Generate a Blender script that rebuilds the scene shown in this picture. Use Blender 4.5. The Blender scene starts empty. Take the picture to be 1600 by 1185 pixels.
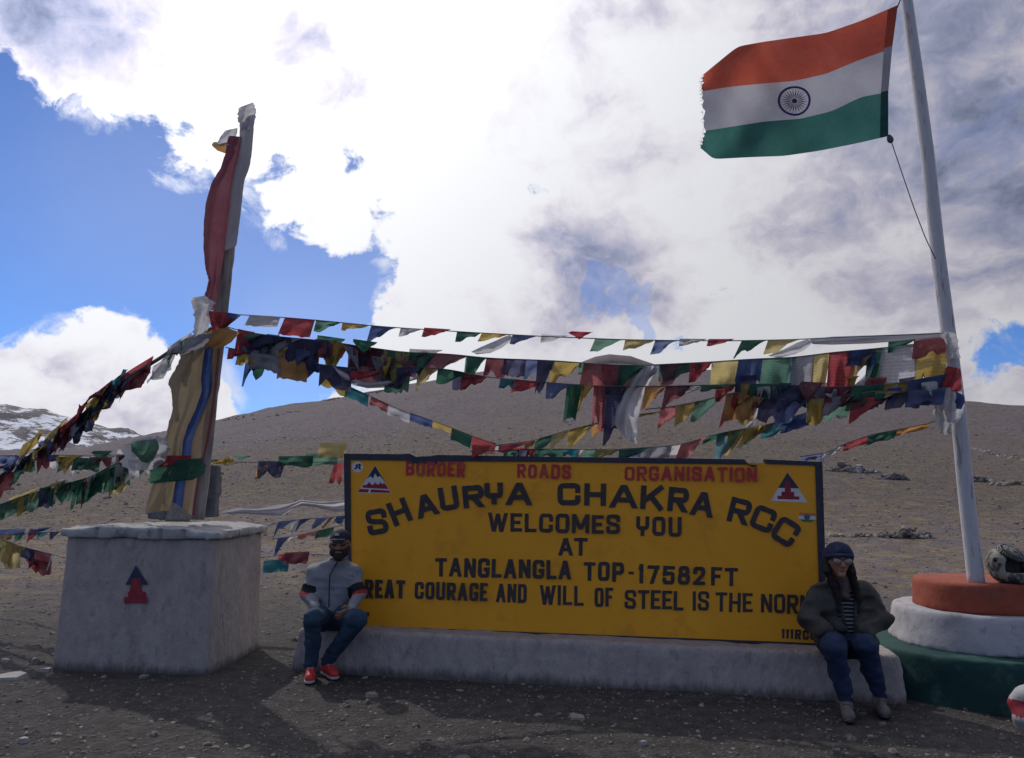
import bpy, math, random
import numpy as np
from mathutils import Vector, Matrix
random.seed(7); RS = np.random.RandomState(11)
SC = bpy.context.scene
COL = SC.collection
# ------------------------------------------------------------------ camera
F = 1230.0; PITCH = math.radians(98); ROLL = math.radians(0.8)
CAMR = np.array((Matrix.Rotation(PITCH, 3, 'X') @ Matrix.Rotation(ROLL, 3, 'Z')))
CAMP = np.array([0, 0, 1.6])
cd = bpy.data.cameras.new('camera'); cam = bpy.data.objects.new('camera', cd); COL.objects.link(cam)
cam.matrix_world = Matrix.Translation(CAMP) @ Matrix(CAMR).to_4x4()
cd.sensor_width = 36; cd.lens = 36 * F / 1600; cd.clip_end = 20000; cd.clip_start = 0.05
SC.camera = cam

def ray(x, y):
    return CAMR @ np.array([(x - 800) / F, (592.5 - y) / F, -1.0])
def P(x, y, Y):
    d = ray(x, y); return CAMP + d * (Y / d[1])
def G(x, y, z=0.0):
    d = ray(x, y); return CAMP + d * ((z - CAMP[2]) / d[2])
def PL(x, y, p0, n):
    d = ray(x, y); return CAMP + d * (np.dot(p0 - CAMP, n) / np.dot(d, n))

# ------------------------------------------------------------------ world
SUN_DIR = Vector((-0.58, 0.85, 1.0)).normalized()
SKY_STRENGTH = 0.15
def nn(nt, typ, **kw):
    n = nt.nodes.new(typ)
    for k, v in kw.items():
        if k.startswith('i_'):
            key = k[2:]; key = int(key) if key.isdigit() else key.replace('_', ' ')
            n.inputs[key].default_value = v
        else: setattr(n, k, v)
    return n
W = bpy.data.worlds.new('World'); SC.world = W; W.use_nodes = True
nt = W.node_tree; nt.nodes.clear(); L = nt.links
out = nn(nt, 'ShaderNodeOutputWorld'); bg = nn(nt, 'ShaderNodeBackground', i_Strength=SKY_STRENGTH)
sky = nn(nt, 'ShaderNodeTexSky', sky_type='NISHITA', sun_disc=False, sun_elevation=math.asin(SUN_DIR.z),
         sun_rotation=math.atan2(SUN_DIR.x, SUN_DIR.y), altitude=3000, air_density=1.0, dust_density=0.6, ozone_density=2.0)
tc = nn(nt, 'ShaderNodeTexCoord'); nrm = nn(nt, 'ShaderNodeVectorMath', operation='NORMALIZE')
L.new(tc.outputs['Generated'], nrm.inputs[0]); DIR = nrm.outputs[0]
def mth(op, a, b=None, c=None, clamp=False):
    n = nn(nt, 'ShaderNodeMath', operation=op, use_clamp=clamp)
    for i, v in enumerate((a, b, c)):
        if v is None: continue
        if hasattr(v, 'links'): L.new(v, n.inputs[i])
        else: n.inputs[i].default_value = v
    return n.outputs[0]
def noise(vec, scale, detail, rough=0.55, dist=0.0, off=(0, 0, 0), stretch=(1, 1, 1)):
    mp = nn(nt, 'ShaderNodeMapping'); mp.inputs['Location'].default_value = off; mp.inputs['Scale'].default_value = stretch
    L.new(vec, mp.inputs['Vector'])
    n = nn(nt, 'ShaderNodeTexNoise', i_Scale=scale, i_Detail=detail, i_Roughness=rough, i_Distortion=dist)
    L.new(mp.outputs[0], n.inputs['Vector']); return n
# warp the direction so that the broad cloud masses get torn outlines
wn = noise(DIR, 3.2, 5, 0.6)
wv = nn(nt, 'ShaderNodeVectorMath', operation='SUBTRACT'); L.new(wn.outputs['Color'], wv.inputs[0]); wv.inputs[1].default_value = (.5, .5, .5)
ws = nn(nt, 'ShaderNodeVectorMath', operation='SCALE', i_Scale=0.16); L.new(wv.outputs[0], ws.inputs[0])
wa = nn(nt, 'ShaderNodeVectorMath', operation='ADD'); L.new(DIR, wa.inputs[0]); L.new(ws.outputs[0], wa.inputs[1])
wd = nn(nt, 'ShaderNodeVectorMath', operation='NORMALIZE'); L.new(wa.outputs[0], wd.inputs[0]); WDIR = wd.outputs[0]
def field(blobs, base):
    acc = base
    for (px, py, r, amp) in blobs:
        d = ray(px, py); d = d / np.linalg.norm(d); k = 1.0 / (r / F) ** 2
        dn = nn(nt, 'ShaderNodeVectorMath', operation='DOT_PRODUCT'); L.new(WDIR, dn.inputs[0]); dn.inputs[1].default_value = d
        e = mth('EXPONENT', mth('MULTIPLY_ADD', dn.outputs['Value'], k, -k))
        acc = mth('MULTIPLY_ADD', e, amp, acc)
    return acc
CLEAR = [(-60, 290, 110, -1.1), (10, 200, 60, -.85), (0, 120, 40, -.9), (100, 300, 75, -1.0), (40, 400, 110, -1.0), (200, 370, 65, -.9), (280, 430, 60, -.9),
         (340, 500, 50, -.7), (420, 430, 50, -.85), (500, 440, 48, -.85), (470, 520, 65, -.95), (545, 520, 34, -.7), (555, 440, 36, -.6), (330, 380, 40, -.5), (420, 610, 50, -.8), (530, 600, 55, -.55),
         (240, 205, 30, -.55), (390, 320, 28, -.5), (535, 265, 30, -.6), (590, 345, 28, -.6), (900, 430, 44, -.55), (980, 475, 42, -.45), (1450, 260, 60, -.5), (1560, 160, 70, -.5), (1290, 30, 50, -.35), (840, 390, 22, -.25),
         (1240, 360, 40, -.2), (1606, 565, 34, -.9), (235, 610, 26, -.8), (30, 530, 24, -.3), (640, 380, 24, -.3), (430, 250, 20, -.3),
         (-380, 380, 230, -1.0), (60, 20, 70, .5),
         (110, 560, 90, 1.1), (30, 610, 70, .8), (190, 600, 60, .5), (60, 660, 60, .6), (360, 640, 36, .6), (250, 290, 34, .5), (500, 340, 40, .4),
         (300, 120, 110, .35), (90, 90, 50, .5), (700, 470, 90, .4), (700, 200, 200, .3), (600, 470, 36, .35), (1200, 250, 150, .35), (1400, 400, 120, .35), (1450, 150, 150, .3)]
SHADE = [(60, 5, 60, .3), (190, 30, 60, .22), (480, 100, 50, .25), (570, 170, 60, .28), (950, 20, 80, .40), (820, 100, 60, .15),
         (1520, 80, 140, .48), (1290, 0, 80, .34), (1570, 260, 90, .34), (1430, 200, 60, .18), (910, 430, 70, .62), (1000, 480, 50, .35),
         (1230, 355, 60, .40), (1100, 300, 90, .16), (930, 260, 80, .10), (1540, 380, 70, .22), (1500, 520, 120, .12), (1250, 480, 90, .05), (520, 330, 45, .25), (420, 220, 30, .15),
         (130, 600, 50, .26), (200, 640, 40, .22), (60, 560, 30, .15), (780, 60, 300, -.25), (650, 350, 200, -.2), (640, 420, 60, -.1), (1140, 440, 80, -.2), (1330, 470, 80, -.15)]
cov = field(CLEAR, 0.56)
bk = nn(nt, 'ShaderNodeVectorMath', operation='DOT_PRODUCT'); L.new(DIR, bk.inputs[0]); bk.inputs[1].default_value = (-.1, -.98, .15)
bkr = nn(nt, 'ShaderNodeMapRange', interpolation_type='SMOOTHSTEP'); L.new(bk.outputs['Value'], bkr.inputs[0]); bkr.inputs['From Min'].default_value = -.35; bkr.inputs['From Max'].default_value = .5
cov = mth('MULTIPLY_ADD', bkr.outputs[0], -0.50, cov)      # unseen cloud cover behind the camera, thinned to darken the shaded fronts
n1 = noise(DIR, 5.5, 14, 0.66, 0.7, (3.1, 0.4, 1.7), (1, 1, 1.35))
n2 = noise(DIR, 22, 8, 0.6, 0.5, (0.3, 4.4, 2.7))
nsum = mth('ADD', mth('MULTIPLY_ADD', n1.outputs['Fac'], 2.1, -1.05), mth('MULTIPLY_ADD', n2.outputs['Fac'], 1.9, -0.95))
covn = mth('ADD', cov, nsum)
mr = nn(nt, 'ShaderNodeMapRange', interpolation_type='SMOOTHSTEP'); L.new(covn, mr.inputs[0])
mr.inputs['From Min'].default_value = 0.0; mr.inputs['From Max'].default_value = 0.36
ALPHA = mr.outputs[0]
sh = field(SHADE, 0.06)
n3 = noise(DIR, 4.2, 10, 0.58, 0.4, (7.7, 2.2, 0.4), (1, 1, 1.5))
n4 = noise(WDIR, 13, 8, 0.6, 0.3, (1.7, 5.2, 3.4), (1, 1, 1.3))
shn = mth('ADD', sh, mth('ADD', mth('MULTIPLY_ADD', n3.outputs['Fac'], 2.0, -0.97), mth('MULTIPLY_ADD', n4.outputs['Fac'], 1.4, -0.7)))
edg = nn(nt, 'ShaderNodeMapRange', interpolation_type='SMOOTHSTEP'); L.new(covn, edg.inputs[0]); edg.inputs['From Min'].default_value = .1; edg.inputs['From Max'].default_value = .75; edg.inputs['To Min'].default_value = -.18; edg.inputs['To Max'].default_value = 0
shn = mth('ADD', shn, edg.outputs[0])
wz = noise(DIR, 8.0, 13, 0.68, 0.5, (2.2, 6.1, 0.9), (1, 1, 1.3))
wr_ = nn(nt, 'ShaderNodeMapRange', interpolation_type='SMOOTHSTEP'); L.new(wz.outputs['Fac'], wr_.inputs[0]); wr_.inputs['From Min'].default_value = .46; wr_.inputs['From Max'].default_value = .66
wc_ = nn(nt, 'ShaderNodeMapRange', interpolation_type='SMOOTHSTEP'); L.new(cov, wc_.inputs[0]); wc_.inputs['From Min'].default_value = -.55; wc_.inputs['From Max'].default_value = .1; wc_.inputs['To Max'].default_value = .7
ALPHA = mth('MAXIMUM', ALPHA, mth('MULTIPLY', wr_.outputs[0], wc_.outputs[0]))
VEIL = mth('MINIMUM', field([(1250, 300, 330, .85), (1580, 100, 200, .5), (1606, 565, 60, -1.0), (230, 330, 140, .10), (480, 520, 80, .12)], 0.0), 0.82)
ALPHA = mth('MAXIMUM', ALPHA, VEIL, clamp=True)
# thin cloud edges are bright, thick bodies may be grey
cr = nn(nt, 'ShaderNodeValToRGB'); e = cr.color_ramp.elements
S = 2.15 / SKY_STRENGTH
e[0].position = 0.0; e[0].color = (.97, .98, 1.03, 1); e[1].position = 1.0; e[1].color = (.18, .225, .36, 1)
for pos, c in ((0.22, (.90, .88, .95, 1)), (0.45, (.68, .66, .78, 1)), (0.7, (.42, .45, .63, 1))):
    el = e.new(pos); el.color = c
L.new(shn, cr.inputs[0])
sund = nn(nt, 'ShaderNodeVectorMath', operation='DOT_PRODUCT'); L.new(DIR, sund.inputs[0]); sund.inputs[1].default_value = SUN_DIR
glow = mth('MULTIPLY_ADD', mth('EXPONENT', mth('MULTIPLY_ADD', sund.outputs['Value'], 5.0, -5.0)), 0.85, 0.43)   # silver lining: forward scattering towards the sun
cs = nn(nt, 'ShaderNodeVectorMath', operation='SCALE'); L.new(cr.outputs[0], cs.inputs[0]); L.new(mth('MULTIPLY', glow, S), cs.inputs['Scale'])
skys = nn(nt, 'ShaderNodeVectorMath', operation='MULTIPLY'); L.new(sky.outputs[0], skys.inputs[0]); skys.inputs[1].default_value = (0.58, 0.84, 1.28)
mx = nn(nt, 'ShaderNodeMix', data_type='RGBA'); L.new(ALPHA, mx.inputs['Factor']); L.new(skys.outputs[0], mx.inputs[6]); L.new(cs.outputs[0], mx.inputs[7])
L.new(mx.outputs[2], bg.inputs['Color']); L.new(bg.outputs[0], out.inputs[0])
# ------------------------------------------------------------------ sun, exposure
sl = bpy.data.lights.new('sun', 'SUN'); sl.energy = 3.1; sl.angle = math.radians(0.6); sl.color = (1.0, .95, .86)
so = bpy.data.objects.new('sun', sl); COL.objects.link(so); so.rotation_euler = SUN_DIR.to_track_quat('Z', 'Y').to_euler(); so.location = (-6, 9, 12)
SC.view_settings.view_transform = 'Standard'; SC.view_settings.look = 'None'; SC.view_settings.gamma = 1; SC.view_settings.exposure = -0.8
try: SC.view_settings.use_curve_mapping = False
except Exception: pass
SC.cycles.max_bounces = 8; SC.cycles.diffuse_bounces = 3; SC.cycles.transparent_max_bounces = 8

# ------------------------------------------------------------------ helpers
ORI = {}
def setp(o, label=None, cat=None, group=None, kind=None):
    if label: o['label'] = label
    if cat: o['category'] = cat
    if group: o['group'] = group
    if kind: o['kind'] = kind
    return o
def thing(name, loc, label, cat, group=None):
    o = bpy.data.objects.new(name, None); COL.objects.link(o); o.location = loc; o.empty_display_size = .1
    ORI[o] = np.array(loc, float); return setp(o, label, cat, group)
def mk(name, V, Fc, mats, parent=None, smooth=True, mi=None, uv=None):
    V = np.asarray(V, float)
    org = ORI.get(parent, np.zeros(3)) if parent is not None else V.mean(0) * np.array([1, 1, 0]) + np.array([0, 0, V[:, 2].min()])
    me = bpy.data.meshes.new(name)
    if isinstance(Fc, np.ndarray) and Fc.ndim == 2:
        n, k = Fc.shape
        me.vertices.add(len(V)); me.vertices.foreach_set('co', (V - org).astype(np.float32).ravel())
        me.loops.add(n * k); me.loops.foreach_set('vertex_index', Fc.astype(np.int32).ravel())
        me.polygons.add(n); me.polygons.foreach_set('loop_start', np.arange(0, n * k, k, dtype=np.int32))
        me.update(calc_edges=True)
    else:
        me.from_pydata((V - org).tolist(), [], [tuple(int(i) for i in f) for f in Fc]); me.update()
    if not isinstance(mats, (list, tuple)): mats = [mats]
    for m in mats: me.materials.append(m)
    if mi is not None: me.polygons.foreach_set('material_index', np.asarray(mi, np.int32))
    me.polygons.foreach_set('use_smooth', [smooth] * len(me.polygons))
    if uv is not None:
        l = me.uv_layers.new(name='uv'); li = np.empty(len(me.loops), np.int32); me.loops.foreach_get('vertex_index', li)
        l.data.foreach_set('uv', np.asarray(uv, np.float32)[li].ravel())
    o = bpy.data.objects.new(name, me); COL.objects.link(o)
    if parent is not None:
        o.parent = parent; ORI[o] = org
        if parent.type == 'MESH': o.location = (0, 0, 0)
    else: o.location = org; ORI[o] = org
    return o
def struct(name, *a, **k): return setp(mk(name, *a, **k), kind='structure')

def vhash(ix, iy, iz=0):
    n = (ix * 374761393 + iy * 668265263 + iz * 2147483647 % 1013904223) & 0xffffffff
    n = ((n ^ (n >> 13)) * 1274126177) & 0xffffffff
    return ((n ^ (n >> 16)) & 0xffff) / 65535.0
def vn2(x, y):
    xi = np.floor(x).astype(np.int64); yi = np.floor(y).astype(np.int64); fx = x - xi; fy = y - yi
    fx = fx * fx * (3 - 2 * fx); fy = fy * fy * (3 - 2 * fy)
    a = vhash(xi, yi); b = vhash(xi + 1, yi); c = vhash(xi, yi + 1); d = vhash(xi + 1, yi + 1)
    return (a * (1 - fx) + b * fx) * (1 - fy) + (c * (1 - fx) + d * fx) * fy - .5
def fbm2(x, y, o=5, g=.5):
    s = 0; a = 1
    for i in range(o): s = s + a * vn2(x * 2 ** i + 17.3 * i, y * 2 ** i + 5.1 * i); a *= g
    return s
def vn3(x, y, z):
    xi = np.floor(x).astype(np.int64); yi = np.floor(y).astype(np.int64); zi = np.floor(z).astype(np.int64)
    fx = x - xi; fy = y - yi; fz = z - zi
    fx = fx * fx * (3 - 2 * fx); fy = fy * fy * (3 - 2 * fy); fz = fz * fz * (3 - 2 * fz); r = 0
    for a in (0, 1):
        for b in (0, 1):
            for c in (0, 1):
                zz = (zi + c) * 1442695041
                r = r + vhash(xi + a, yi + b + (zz & 0xffff) * 7) * (fx if a else 1 - fx) * (fy if b else 1 - fy) * (fz if c else 1 - fz)
    return r - .5

def nets(f, lo, hi, h):
    lo = np.array(lo, float); hi = np.array(hi, float); n = np.ceil((hi - lo) / h).astype(int) + 2
    ax = [lo[i] - h * .5 + h * np.arange(n[i]) for i in range(3)]
    X, Y, Z = np.meshgrid(*ax, indexing='ij'); V = f(X, Y, Z).astype(np.float32)
    V[V == 0] = 1e-6
    for a in range(3):      # close at the bounds
        s = [slice(None)] * 3; s[a] = 0; V[tuple(s)] = np.maximum(V[tuple(s)], h * .3); s[a] = -1; V[tuple(s)] = np.maximum(V[tuple(s)], h * .3)
    c = n - 1; cnt = np.zeros(c, np.float32); pos = np.zeros((3,) + tuple(c), np.float32)
    def sub(o): return V[o[0]:o[0] + c[0], o[1]:o[1] + c[1], o[2]:o[2] + c[2]]
    for a in range(3):
        b, d = (a + 1) % 3, (a + 2) % 3
        for ob in (0, 1):
            for od in (0, 1):
                o = [0, 0, 0]; o[b] = ob; o[d] = od; v0 = sub(o); o2 = list(o); o2[a] = 1; v1 = sub(o2)
                cr_ = (v0 < 0) != (v1 < 0); t = np.where(cr_, v0 / np.where(cr_, v0 - v1, 1), 0)
                cnt += cr_; pos[a] += t * cr_; pos[b] += ob * cr_; pos[d] += od * cr_
    act = cnt > 0; idx = -np.ones(c, np.int64); idx[act] = np.arange(act.sum())
    cells = np.argwhere(act); vv = (cells + (pos[:, act] / cnt[act]).T) * h + (lo - h * .5)
    faces = []
    for a in range(3):
        b, d = (a + 1) % 3, (a + 2) % 3
        s0 = [slice(1, None)] * 3; s1 = [slice(1, None)] * 3
        s0[a] = slice(0, -1); s1[a] = slice(1, None)
        s0[b] = s1[b] = slice(1, -1); s0[d] = s1[d] = slice(1, -1)
        A = V[tuple(s0)]; B = V[tuple(s1)]; m = (A < 0) != (B < 0)
        q = np.argwhere(m); 
        off = [0, 0, 0]; off[b] = 1; off[d] = 1; q = q + np.array(off)
        ins = A[m] < 0
        def ce(ob, od):
            k = q.copy(); k[:, b] += ob; k[:, d] += od; return idx[k[:, 0], k[:, 1], k[:, 2]]
        Q = np.stack([ce(-1, -1), ce(0, -1), ce(0, 0), ce(-1, 0)], 1)
        Q[~ins] = Q[~ins][:, ::-1]; faces.append(Q)
    Fq = np.concatenate(faces); Fq = Fq[(Fq >= 0).all(1)]
    return vv, Fq
def smin(a, b, k):
    h = np.clip(.5 + .5 * (b - a) / k, 0, 1); return b * (1 - h) + a * h - k * h * (1 - h)
def cap(X, Y, Z, a, b, ra, rb):
    a = np.asarray(a, float); b = np.asarray(b, float); d = b - a; l = max(np.dot(d, d), 1e-9)
    t = np.clip(((X - a[0]) * d[0] + (Y - a[1]) * d[1] + (Z - a[2]) * d[2]) / l, 0, 1)
    return np.sqrt((X - a[0] - t * d[0]) ** 2 + (Y - a[1] - t * d[1]) ** 2 + (Z - a[2] - t * d[2]) ** 2) - (ra + (rb - ra) * t)
def ell(X, Y, Z, c, r):
    k = np.sqrt(((X - c[0]) / r[0]) ** 2 + ((Y - c[1]) / r[1]) ** 2 + ((Z - c[2]) / r[2]) ** 2); return (k - 1) * min(r)
def sdfmesh(prims, h, k=.03, pad=.03, fold=0, ff=18, cut=None, seed=1):
    """prims: ('c',a,b,ra,rb[,k]) | ('e',c,r[,k]) smooth-joined into ONE surface"""
    lo = np.full(3, 1e9); hi = -lo
    for p in prims:
        if p[0] == 'c':
            for q, r in ((p[1], p[3]), (p[2], p[4])): lo = np.minimum(lo, np.asarray(q) - r); hi = np.maximum(hi, np.asarray(q) + r)
        else: lo = np.minimum(lo, np.asarray(p[1]) - np.asarray(p[2])); hi = np.maximum(hi, np.asarray(p[1]) + np.asarray(p[2]))
    def f(X, Y, Z):
        V = None
        for p in prims:
            d = cap(X, Y, Z, *p[1:5]) if p[0] == 'c' else ell(X, Y, Z, p[1], p[2])
            kk = p[5] if p[0] == 'c' and len(p) > 5 else (p[3] if p[0] == 'e' and len(p) > 3 else k)
            V = d if V is None else smin(V, d, kk)
        if fold:
            V = V + fold * (vn3(X * ff + seed, Y * ff, Z * ff * 1.7) * 1.3 + np.abs(vn3(X * ff * .6, Y * ff * .6 + seed, Z * ff * 1.3)) * 1.6 - .3)
        if cut is not None: V = cut(X, Y, Z, V)
        return V
    return nets(f, lo - pad, hi + pad, h)

# ------------------------------------------------------------------ materials
def mat(name, c1, c2=None, scale=6, rough=.85, bump=0.0, bscale=40, spec=.3, stops=(.35, .65), detail=8, obj=True, c3=None, s3=1.2, metal=0, bdist=.01, stretch=None):
    m = bpy.data.materials.new(name); m.use_nodes = True; t = m.node_tree; b = t.nodes['Principled BSDF']
    b.inputs['Roughness'].default_value = rough; b.inputs['Specular IOR Level'].default_value = spec; b.inputs['Metallic'].default_value = metal
    c1 = tuple(c1) + (1,); tcn = nn(t, 'ShaderNodeTexCoord'); vec = tcn.outputs['Object']
    if stretch:
        mp = nn(t, 'ShaderNodeMapping'); mp.inputs['Scale'].default_value = stretch; t.links.new(vec, mp.inputs[0]); vec = mp.outputs[0]
    if c2 is None: b.inputs['Base Color'].default_value = c1
    else:
        n = nn(t, 'ShaderNodeTexNoise', i_Scale=scale, i_Detail=detail, i_Roughness=.62); t.links.new(vec, n.inputs['Vector'])
        r = nn(t, 'ShaderNodeValToRGB'); r.color_ramp.elements[0].position = stops[0]; r.color_ramp.elements[1].position = stops[1]
        r.color_ramp.elements[0].color = c1; r.color_ramp.elements[1].color = tuple(c2) + (1,)
        t.links.new(n.outputs['Fac'], r.inputs[0]); o = r.outputs[0]
        if c3 is not None:
            n3_ = nn(t, 'ShaderNodeTexNoise', i_Scale=s3, i_Detail=10, i_Roughness=.7); t.links.new(vec, n3_.inputs['Vector'])
            r3 = nn(t, 'ShaderNodeMapRange', interpolation_type='SMOOTHSTEP'); r3.inputs['From Min'].default_value = .52; r3.inputs['From Max'].default_value = .66
            t.links.new(n3_.outputs['Fac'], r3.inputs[0])
            mm = nn(t, 'ShaderNodeMix', data_type='RGBA'); t.links.new(r3.outputs[0], mm.inputs[0]); t.links.new(o, mm.inputs[6]); mm.inputs[7].default_value = tuple(c3) + (1,); o = mm.outputs[2]
        t.links.new(o, b.inputs['Base Color'])
    if bump:
        n = nn(t, 'ShaderNodeTexNoise', i_Scale=bscale, i_Detail=8, i_Roughness=.65); t.links.new(vec, n.inputs['Vector'])
        bp = nn(t, 'ShaderNodeBump', i_Strength=bump, i_Distance=bdist); t.links.new(n.outputs['Fac'], bp.inputs['Height']); t.links.new(bp.outputs[0], b.inputs['Normal'])
    return m
def clothmat(name, c, trans=.5, printed=False, fade=.25):
    m = bpy.data.materials.new(name); m.use_nodes = True; t = m.node_tree; t.nodes.clear()
    o = nn(t, 'ShaderNodeOutputMaterial'); d = nn(t, 'ShaderNodeBsdfDiffuse'); tr = nn(t, 'ShaderNodeBsdfTranslucent'); mxs = nn(t, 'ShaderNodeMixShader'); mxs.inputs[0].default_value = trans
    tcn = nn(t, 'ShaderNodeTexCoord'); n = nn(t, 'ShaderNodeTexNoise', i_Scale=5.0, i_Detail=8, i_Roughness=.65); t.links.new(tcn.outputs['Object'], n.inputs['Vector'])
    r = nn(t, 'ShaderNodeValToRGB'); r.color_ramp.elements[0].position = .3; r.color_ramp.elements[1].position = .75
    g = sum(c) / 3; pale = tuple(x * (1 - fade) + (g * .6 + .18) * fade for x in c)
    r.color_ramp.elements[0].color = tuple(x * .82 for x in c) + (1,); r.color_ramp.elements[1].color = pale + (1,); t.links.new(n.outputs['Fac'], r.inputs[0]); col = r.outputs[0]
    if printed:   # faint block-printed lines of text and a worn centre
        mp = nn(t, 'ShaderNodeMapping'); mp.inputs['Scale'].default_value = (22, 11, 1); t.links.new(tcn.outputs['UV'], mp.inputs[0])
        wv_ = nn(t, 'ShaderNodeTexBrick', i_Scale=1.0, i_Mortar_Size=.22); wv_.inputs['Brick Width'].default_value = 1.3; wv_.inputs['Row Height'].default_value = .8
        wv_.inputs['Color1'].default_value = (0, 0, 0, 1); wv_.inputs['Color2'].default_value = (.6, .6, .6, 1); wv_.inputs['Mortar'].default_value = (1, 1, 1, 1)
        t.links.new(mp.outputs[0], wv_.inputs['Vector'])
        n2_ = nn(t, 'ShaderNodeTexNoise', i_Scale=38.0, i_Detail=3); t.links.new(tcn.outputs['UV'], n2_.inputs['Vector'])
        a = nn(t, 'ShaderNodeMath', operation='MULTIPLY'); t.links.new(wv_.outputs[0], a.inputs[0]); t.links.new(n2_.outputs[0], a.inputs[1])
        mr_ = nn(t, 'ShaderNodeMapRange'); t.links.new(a.outputs[0], mr_.inputs[0]); mr_.inputs['From Min'].default_value = .1; mr_.inputs['From Max'].default_value = .4; mr_.inputs['To Min'].default_value = .72; mr_.inputs['To Max'].default_value = 1
        sc_ = nn(t, 'ShaderNodeVectorMath', operation='SCALE'); t.links.new(col, sc_.inputs[0]); t.links.new(mr_.outputs[0], sc_.inputs['Scale']); col = sc_.outputs[0]
    t.links.new(col, d.inputs[0]); t.links.new(col, tr.inputs[0])
    nb = nn(t, 'ShaderNodeTexNoise', i_Scale=30.0, i_Detail=4); t.links.new(tcn.outputs['Object'], nb.inputs['Vector'])
    bp = nn(t, 'ShaderNodeBump', i_Strength=.35, i_Distance=.01); t.links.new(nb.outputs[0], bp.inputs['Height']); t.links.new(bp.outputs[0], d.inputs['Normal']); t.links.new(bp.outputs[0], tr.inputs['Normal'])
    t.links.new(d.outputs[0], mxs.inputs[1]); t.links.new(tr.outputs[0], mxs.inputs[2]); t.links.new(mxs.outputs[0], o.inputs[0])
    return m
CL = {k: clothmat('flag_' + n_, c, .52, True, .32) for k, n_, c in (
    ('b', 'blue', (.055, .10, .28)), ('w', 'white', (.66, .65, .68)), ('r', 'red', (.44, .05, .065)), ('g', 'green', (.03, .15, .095)), ('y', 'yellow', (.56, .39, .08)),
    ('o', 'orange', (.55, .28, .08)), ('t', 'teal', (.02, .20, .26)), ('m', 'maroon', (.22, .045, .065)), ('s', 'grey', (.30, .30, .36)), ('n', 'navy', (.065, .07, .155)))}
MW = clothmat('scarf_white', (.68, .67, .71), .5)
CLF = {}
for k, n_ in (('b', 'blue'), ('w', 'white'), ('r', 'red'), ('g', 'green'), ('y', 'yellow'), ('o', 'orange'), ('t', 'teal'), ('m', 'maroon'), ('s', 'grey'), ('n', 'navy')):
    c_ = {'b': (.12, .16, .34), 'w': (.58, .56, .60), 'r': (.46, .13, .14), 'g': (.10, .24, .17), 'y': (.58, .46, .18), 'o': (.55, .36, .18), 't': (.10, .25, .29), 'm': (.28, .11, .13), 's': (.36, .35, .40), 'n': (.11, .11, .20)}[k]
    CLF[k] = clothmat('faded_' + n_, c_, .64, True, .3)
M_rope = mat('rope', (.10, .10, .11)); M_wood = mat('weathered_wood', (.16, .14, .125), (.36, .33, .31), 3, .9, .5, 18, stretch=(6, 6, .7))
M_paintw = mat('pole_paint', (.44, .43, .46), (.56, .55, .58), 5, .6, .3, 20, stretch=(4, 4, .5), c3=(.22, .2, .2), s3=5)

# ------------------------------------------------------------------ terrain
RIDGE = [(-900, 715), (-400, 712), (-100, 706), (60, 703), (130, 700), (205, 684), (250, 675), (330, 659), (390, 645), (450, 632), (520, 622), (600, 608), (650, 598), (700, 589), (750, 581), (800, 576), (850, 572), (900, 569), (1000, 570), (1100, 577), (1200, 587),
         (1300, 599), (1400, 612), (1500, 626), (1600, 634), (1900, 660), (2600, 715)]
_az = []; _el = []
for px, py in RIDGE:
    d = ray(px, py); _az.append(math.atan2(d[0], d[1])); _el.append(math.atan2(d[2], math.hypot(d[0], d[1])))
_az = [-math.pi, -1.6] + _az + [1.6, math.pi]; _el = [.01, .02] + _el + [.02, .01]
def ridgeR(az): return 260 + 160 * np.exp(-((az + .55) / .25) ** 2) + 40 * np.cos(az * 5)
def H(x, y, fine=True):
    x = np.asarray(x, float); y = np.asarray(y, float)
    r = np.hypot(x, y) + 1e-6; az = np.arctan2(x, y); e_ = np.interp(az, _az, _el); R = ridgeR(az)
    zR = 1.6 + R * np.tan(e_); t = np.clip((r - 15) / (R - 15), 0, 1)
    z = zR * t ** 1.28; z = np.where(r > R, zR * (1 - ((r - R) / R) ** 1.0 * 1.1), z); z = np.maximum(z, -30)
    am = np.clip((r - 12) / 60, 0, 1)
    z = z + am * (fbm2(x * .02, y * .02, 5) * r * .0045 + fbm2(x * .15, y * .15, 4) * .30 * np.clip(1.2 - t, .2, 1) + (1 - 2 * np.abs(fbm2(x * .035 + 9, y * .012, 4))) * r * .0035)
    if fine: z = z + fbm2(x * .9, y * .9, 5, .55) * .035 * np.clip(r / 9, .3, 1.5) - .012
    return z
_ax = np.array(_az); _tgt = np.array(_el); _sel = np.abs(_ax) < 1.0
for _it in range(2):      # make the crest line, bumps included, reach the wanted heights
    for _k in np.where(_sel)[0]:
        _r = np.linspace(60, 620, 500); _h = H(_r * math.sin(_ax[_k]), _r * math.cos(_ax[_k]), False); _el[_k] += float(_tgt[_k] - np.arctan2(_h - 1.6, _r).max())
az = np.concatenate([np.arange(-180, -48, 3.0), np.arange(-48, 48, .22), np.arange(48, 180.1, 3.0)]); az = np.radians(az)
rr = np.concatenate([[0.05, .5, 1, 1.8, 2.6], np.exp(np.linspace(math.log(3.4), math.log(620), 430)), [800, 1200, 2500, 6000, 12000]])
A_, R_ = np.meshgrid(az, rr); X_ = R_ * np.sin(A_); Y_ = R_ * np.cos(A_); Z_ = H(X_, Y_)
na = len(az); nr = len(rr); ii = np.arange(na * nr).reshape(nr, na)
Fg = np.stack([ii[:-1, :-1], ii[:-1, 1:], ii[1:, 1:], ii[1:, :-1]], -1).reshape(-1, 4)[:, ::-1]

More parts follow.
